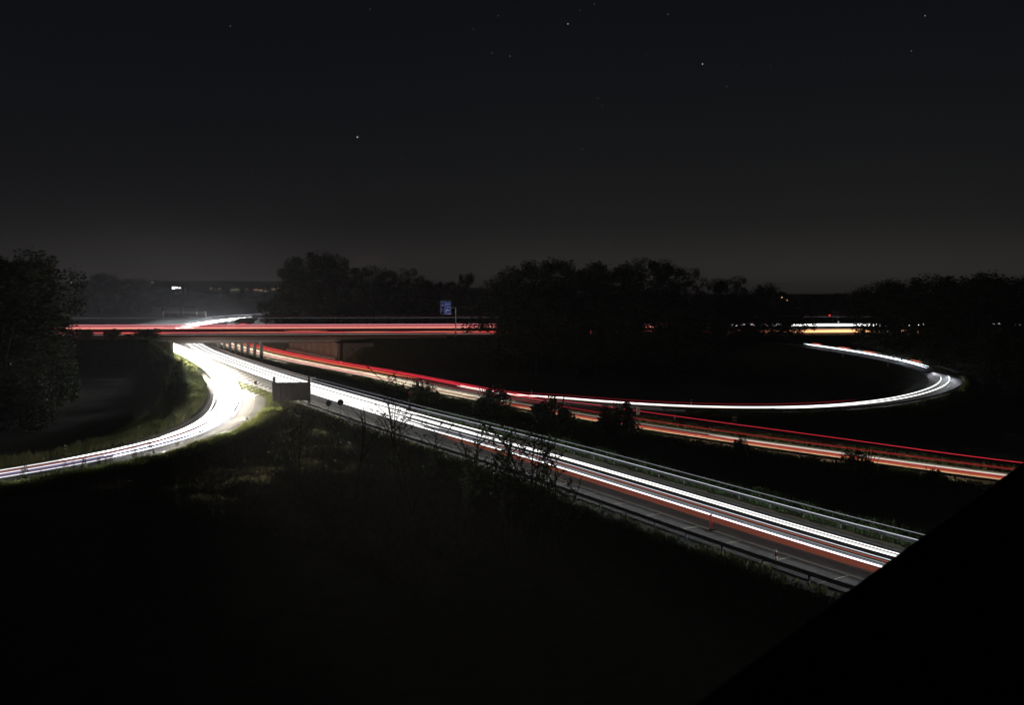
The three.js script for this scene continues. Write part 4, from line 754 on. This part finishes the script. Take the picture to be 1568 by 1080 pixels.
// ---------------------------------------------------------------- far village, mast, stars
const windowGlow = { warm: glow(1.7, 1.2, .65), white: glow(2.2, 2.2, 2.1), green: glow(.8, .9, .5), orange: glow(1.7, .85, .32) };
function house(px, py, Z, w, label, tone, n = 1, hh = 5) {
  const c = D(px, py, Z), t = thing('village_house', label, 'house', null, [c[0], c[2] - 3.2, -Z], (px % 7) * .06 - .2);
  mesh('wall', box(w, hh + 10, 8, 0, hh / 2 - 5, 0), M.plaster, t);
  const s = new THREE.Shape([[-w / 2 - .4, 0], [w / 2 + .4, 0], [0, w * .32]].map(([x, y]) => new THREE.Vector2(x, y))); mesh('roof', new THREE.ExtrudeGeometry(s, { depth: 8.8, bevelEnabled: false }).translate(0, hh, -4.4), M.roof, t);
  for (let k = 0; k < n; k++) mesh('lit_window', box(px > 1000 ? .7 : 1.1, px > 1000 ? .9 : 1.3, .12, (k - (n - 1) / 2) * 2.9, 3.2, 4.06), windowGlow[tone], t); partNames(t);
}
for (const [px, py, w, tone, n, label] of [[111, 433, 9, 'warm', 1, 'house with one warm window beside the left edge trees'], [235, 432.5, 9, 'warm', 1, 'house with a faint window above the hazy tree row at left'], [283, 442, 9, 'orange', 1, 'house with an orange window just right of the floodlit hall'], [325, 442, 9, 'warm', 1, 'village house with one lamp, left of the pale pair'], [338, 443, 9, 'warm', 1, 'village house with one lamp, right of the pale pair'], [361, 444, 16, 'green', 4, 'long village house with a row of greenish windows'], [380, 443.5, 9, 'green', 1, 'village house with one dim greenish window'], [394, 444, 10, 'orange', 2, 'village house with an orange lit front'], [401, 445, 9, 'warm', 2, 'village house with two warm windows right of the orange front'], [408, 446, 9, 'warm', 1, 'low village house with one warm window in the dip'], [421, 443, 11, 'warm', 2, 'village house with two windows beside the wood, left one'], [429, 441.5, 9, 'warm', 2, 'village house with two windows beside the wood, upper one'], [437, 444, 9, 'orange', 1, 'village house with an orange window touching the wood'], [1196, 456, 9, 'warm', 2, 'house with warm windows seen through trees right of the central wood, left one'], [1204, 460, 9, 'orange', 1, 'house with an orange window seen through trees right of the central wood, right one'], [1322, 461, 9, 'warm', 1, 'house with one window between the trees left of the right wood']]) house(px, py, px > 1000 ? 700 : 1350, w, label, tone, n);
{ const c = D(271, 441.5, 1300), t = thing('floodlit_hall', 'low hall with a blazing white front on the far rise above the gantry', 'building', null, [c[0], c[2] - 2.5, -1300], .1); mesh('wall', box(16, 15, 10, 0, -2.6, -5), M.plaster, t); mesh('roof', box(17, .6, 11.4, 0, 5.2, -5), M.roof, t); for (const [x, y, w, h] of [[-4.4, 2.7, 4.2, 3.6], [-.2, 3.3, 3.4, 2.2], [4.2, 2.9, 3.4, 1.6]]) mesh('lit_window', box(w, h, .2, x, y, .15), windowGlow.white, t); partNames(t); const p = new THREE.RectAreaLight(0xffffff, 2.5, 13, 3.4); p.name = 'hall_window_light'; p.position.set(c[0], c[2] + .1, -1299.6); p.rotation.y = Math.PI + .1; scene.add(p); }
{ const c = D(766, 411, 420), t = thing('radio_mast', 'thin pair of antenna rods above the trees left of the central wood', 'mast', null, [c[0], 8, -420]); mesh('mast', cyl(.14, .06, c[2] - 8), M.darkPost, t); mesh('rod', cyl(.06, .03, c[2] - 11, 1.1, 0, 0), M.darkPost, t); }
{
  const starGeo = new THREE.IcosahedronGeometry(1, 1), mats = [glow(.75, .78, .82), glow(.17, .17, .18), glow(.075, .075, .08)];
  for (const [px, py, k, big] of [[547.5, 210, 0, 1.25], [869.5, 36.5, 0, 1], [1075.5, 98, 0, 1.05], [1416, 24, 1, 1.3], [353, 40, 1, 1], [567, 14, 2, 1], [763, 24, 1, .9], [724, 44, 2, 1], [753, 81, 1, .9], [781, 86, 1, .9], [616, 242, 1, .9], [386.5, 262, 1, .95], [887.5, 15, 2, 1], [910, 6, 2, 1.1], [1022.5, 21.5, 1, 1], [1395, 78, 1, 1], [1129, 98.5, 2, 1], [1179.5, 101.5, 1, .85], [1112.5, 132.5, 1, 1], [915.5, 150.5, 1, .9], [921.5, 161.5, 2, 1.1], [891.5, 228, 1, 1], [990, 83, 2, .9], [1290, 86, 2, .9], [1325, 319, 2, .8]]) {
    const c = D(px, py, 6000), m = mesh('sky_star', starGeo, mats[k], null, true); m.castShadow = false; m.position.set(c[0], c[2], -c[1]); m.scale.setScalar(3.4 * big);
    const bright = k === 0; tag(m, bright ? { 547.5: 'brightest star, alone in the left half of the sky', 869.5: 'bright star near the top edge of the sky', 1075.5: 'bright star in the upper right half of the sky' }[px] : 'faint star in the dark night sky', 'star', bright ? null : 'faint stars in the night sky');
  }
}
renderer.render(scene, camera);
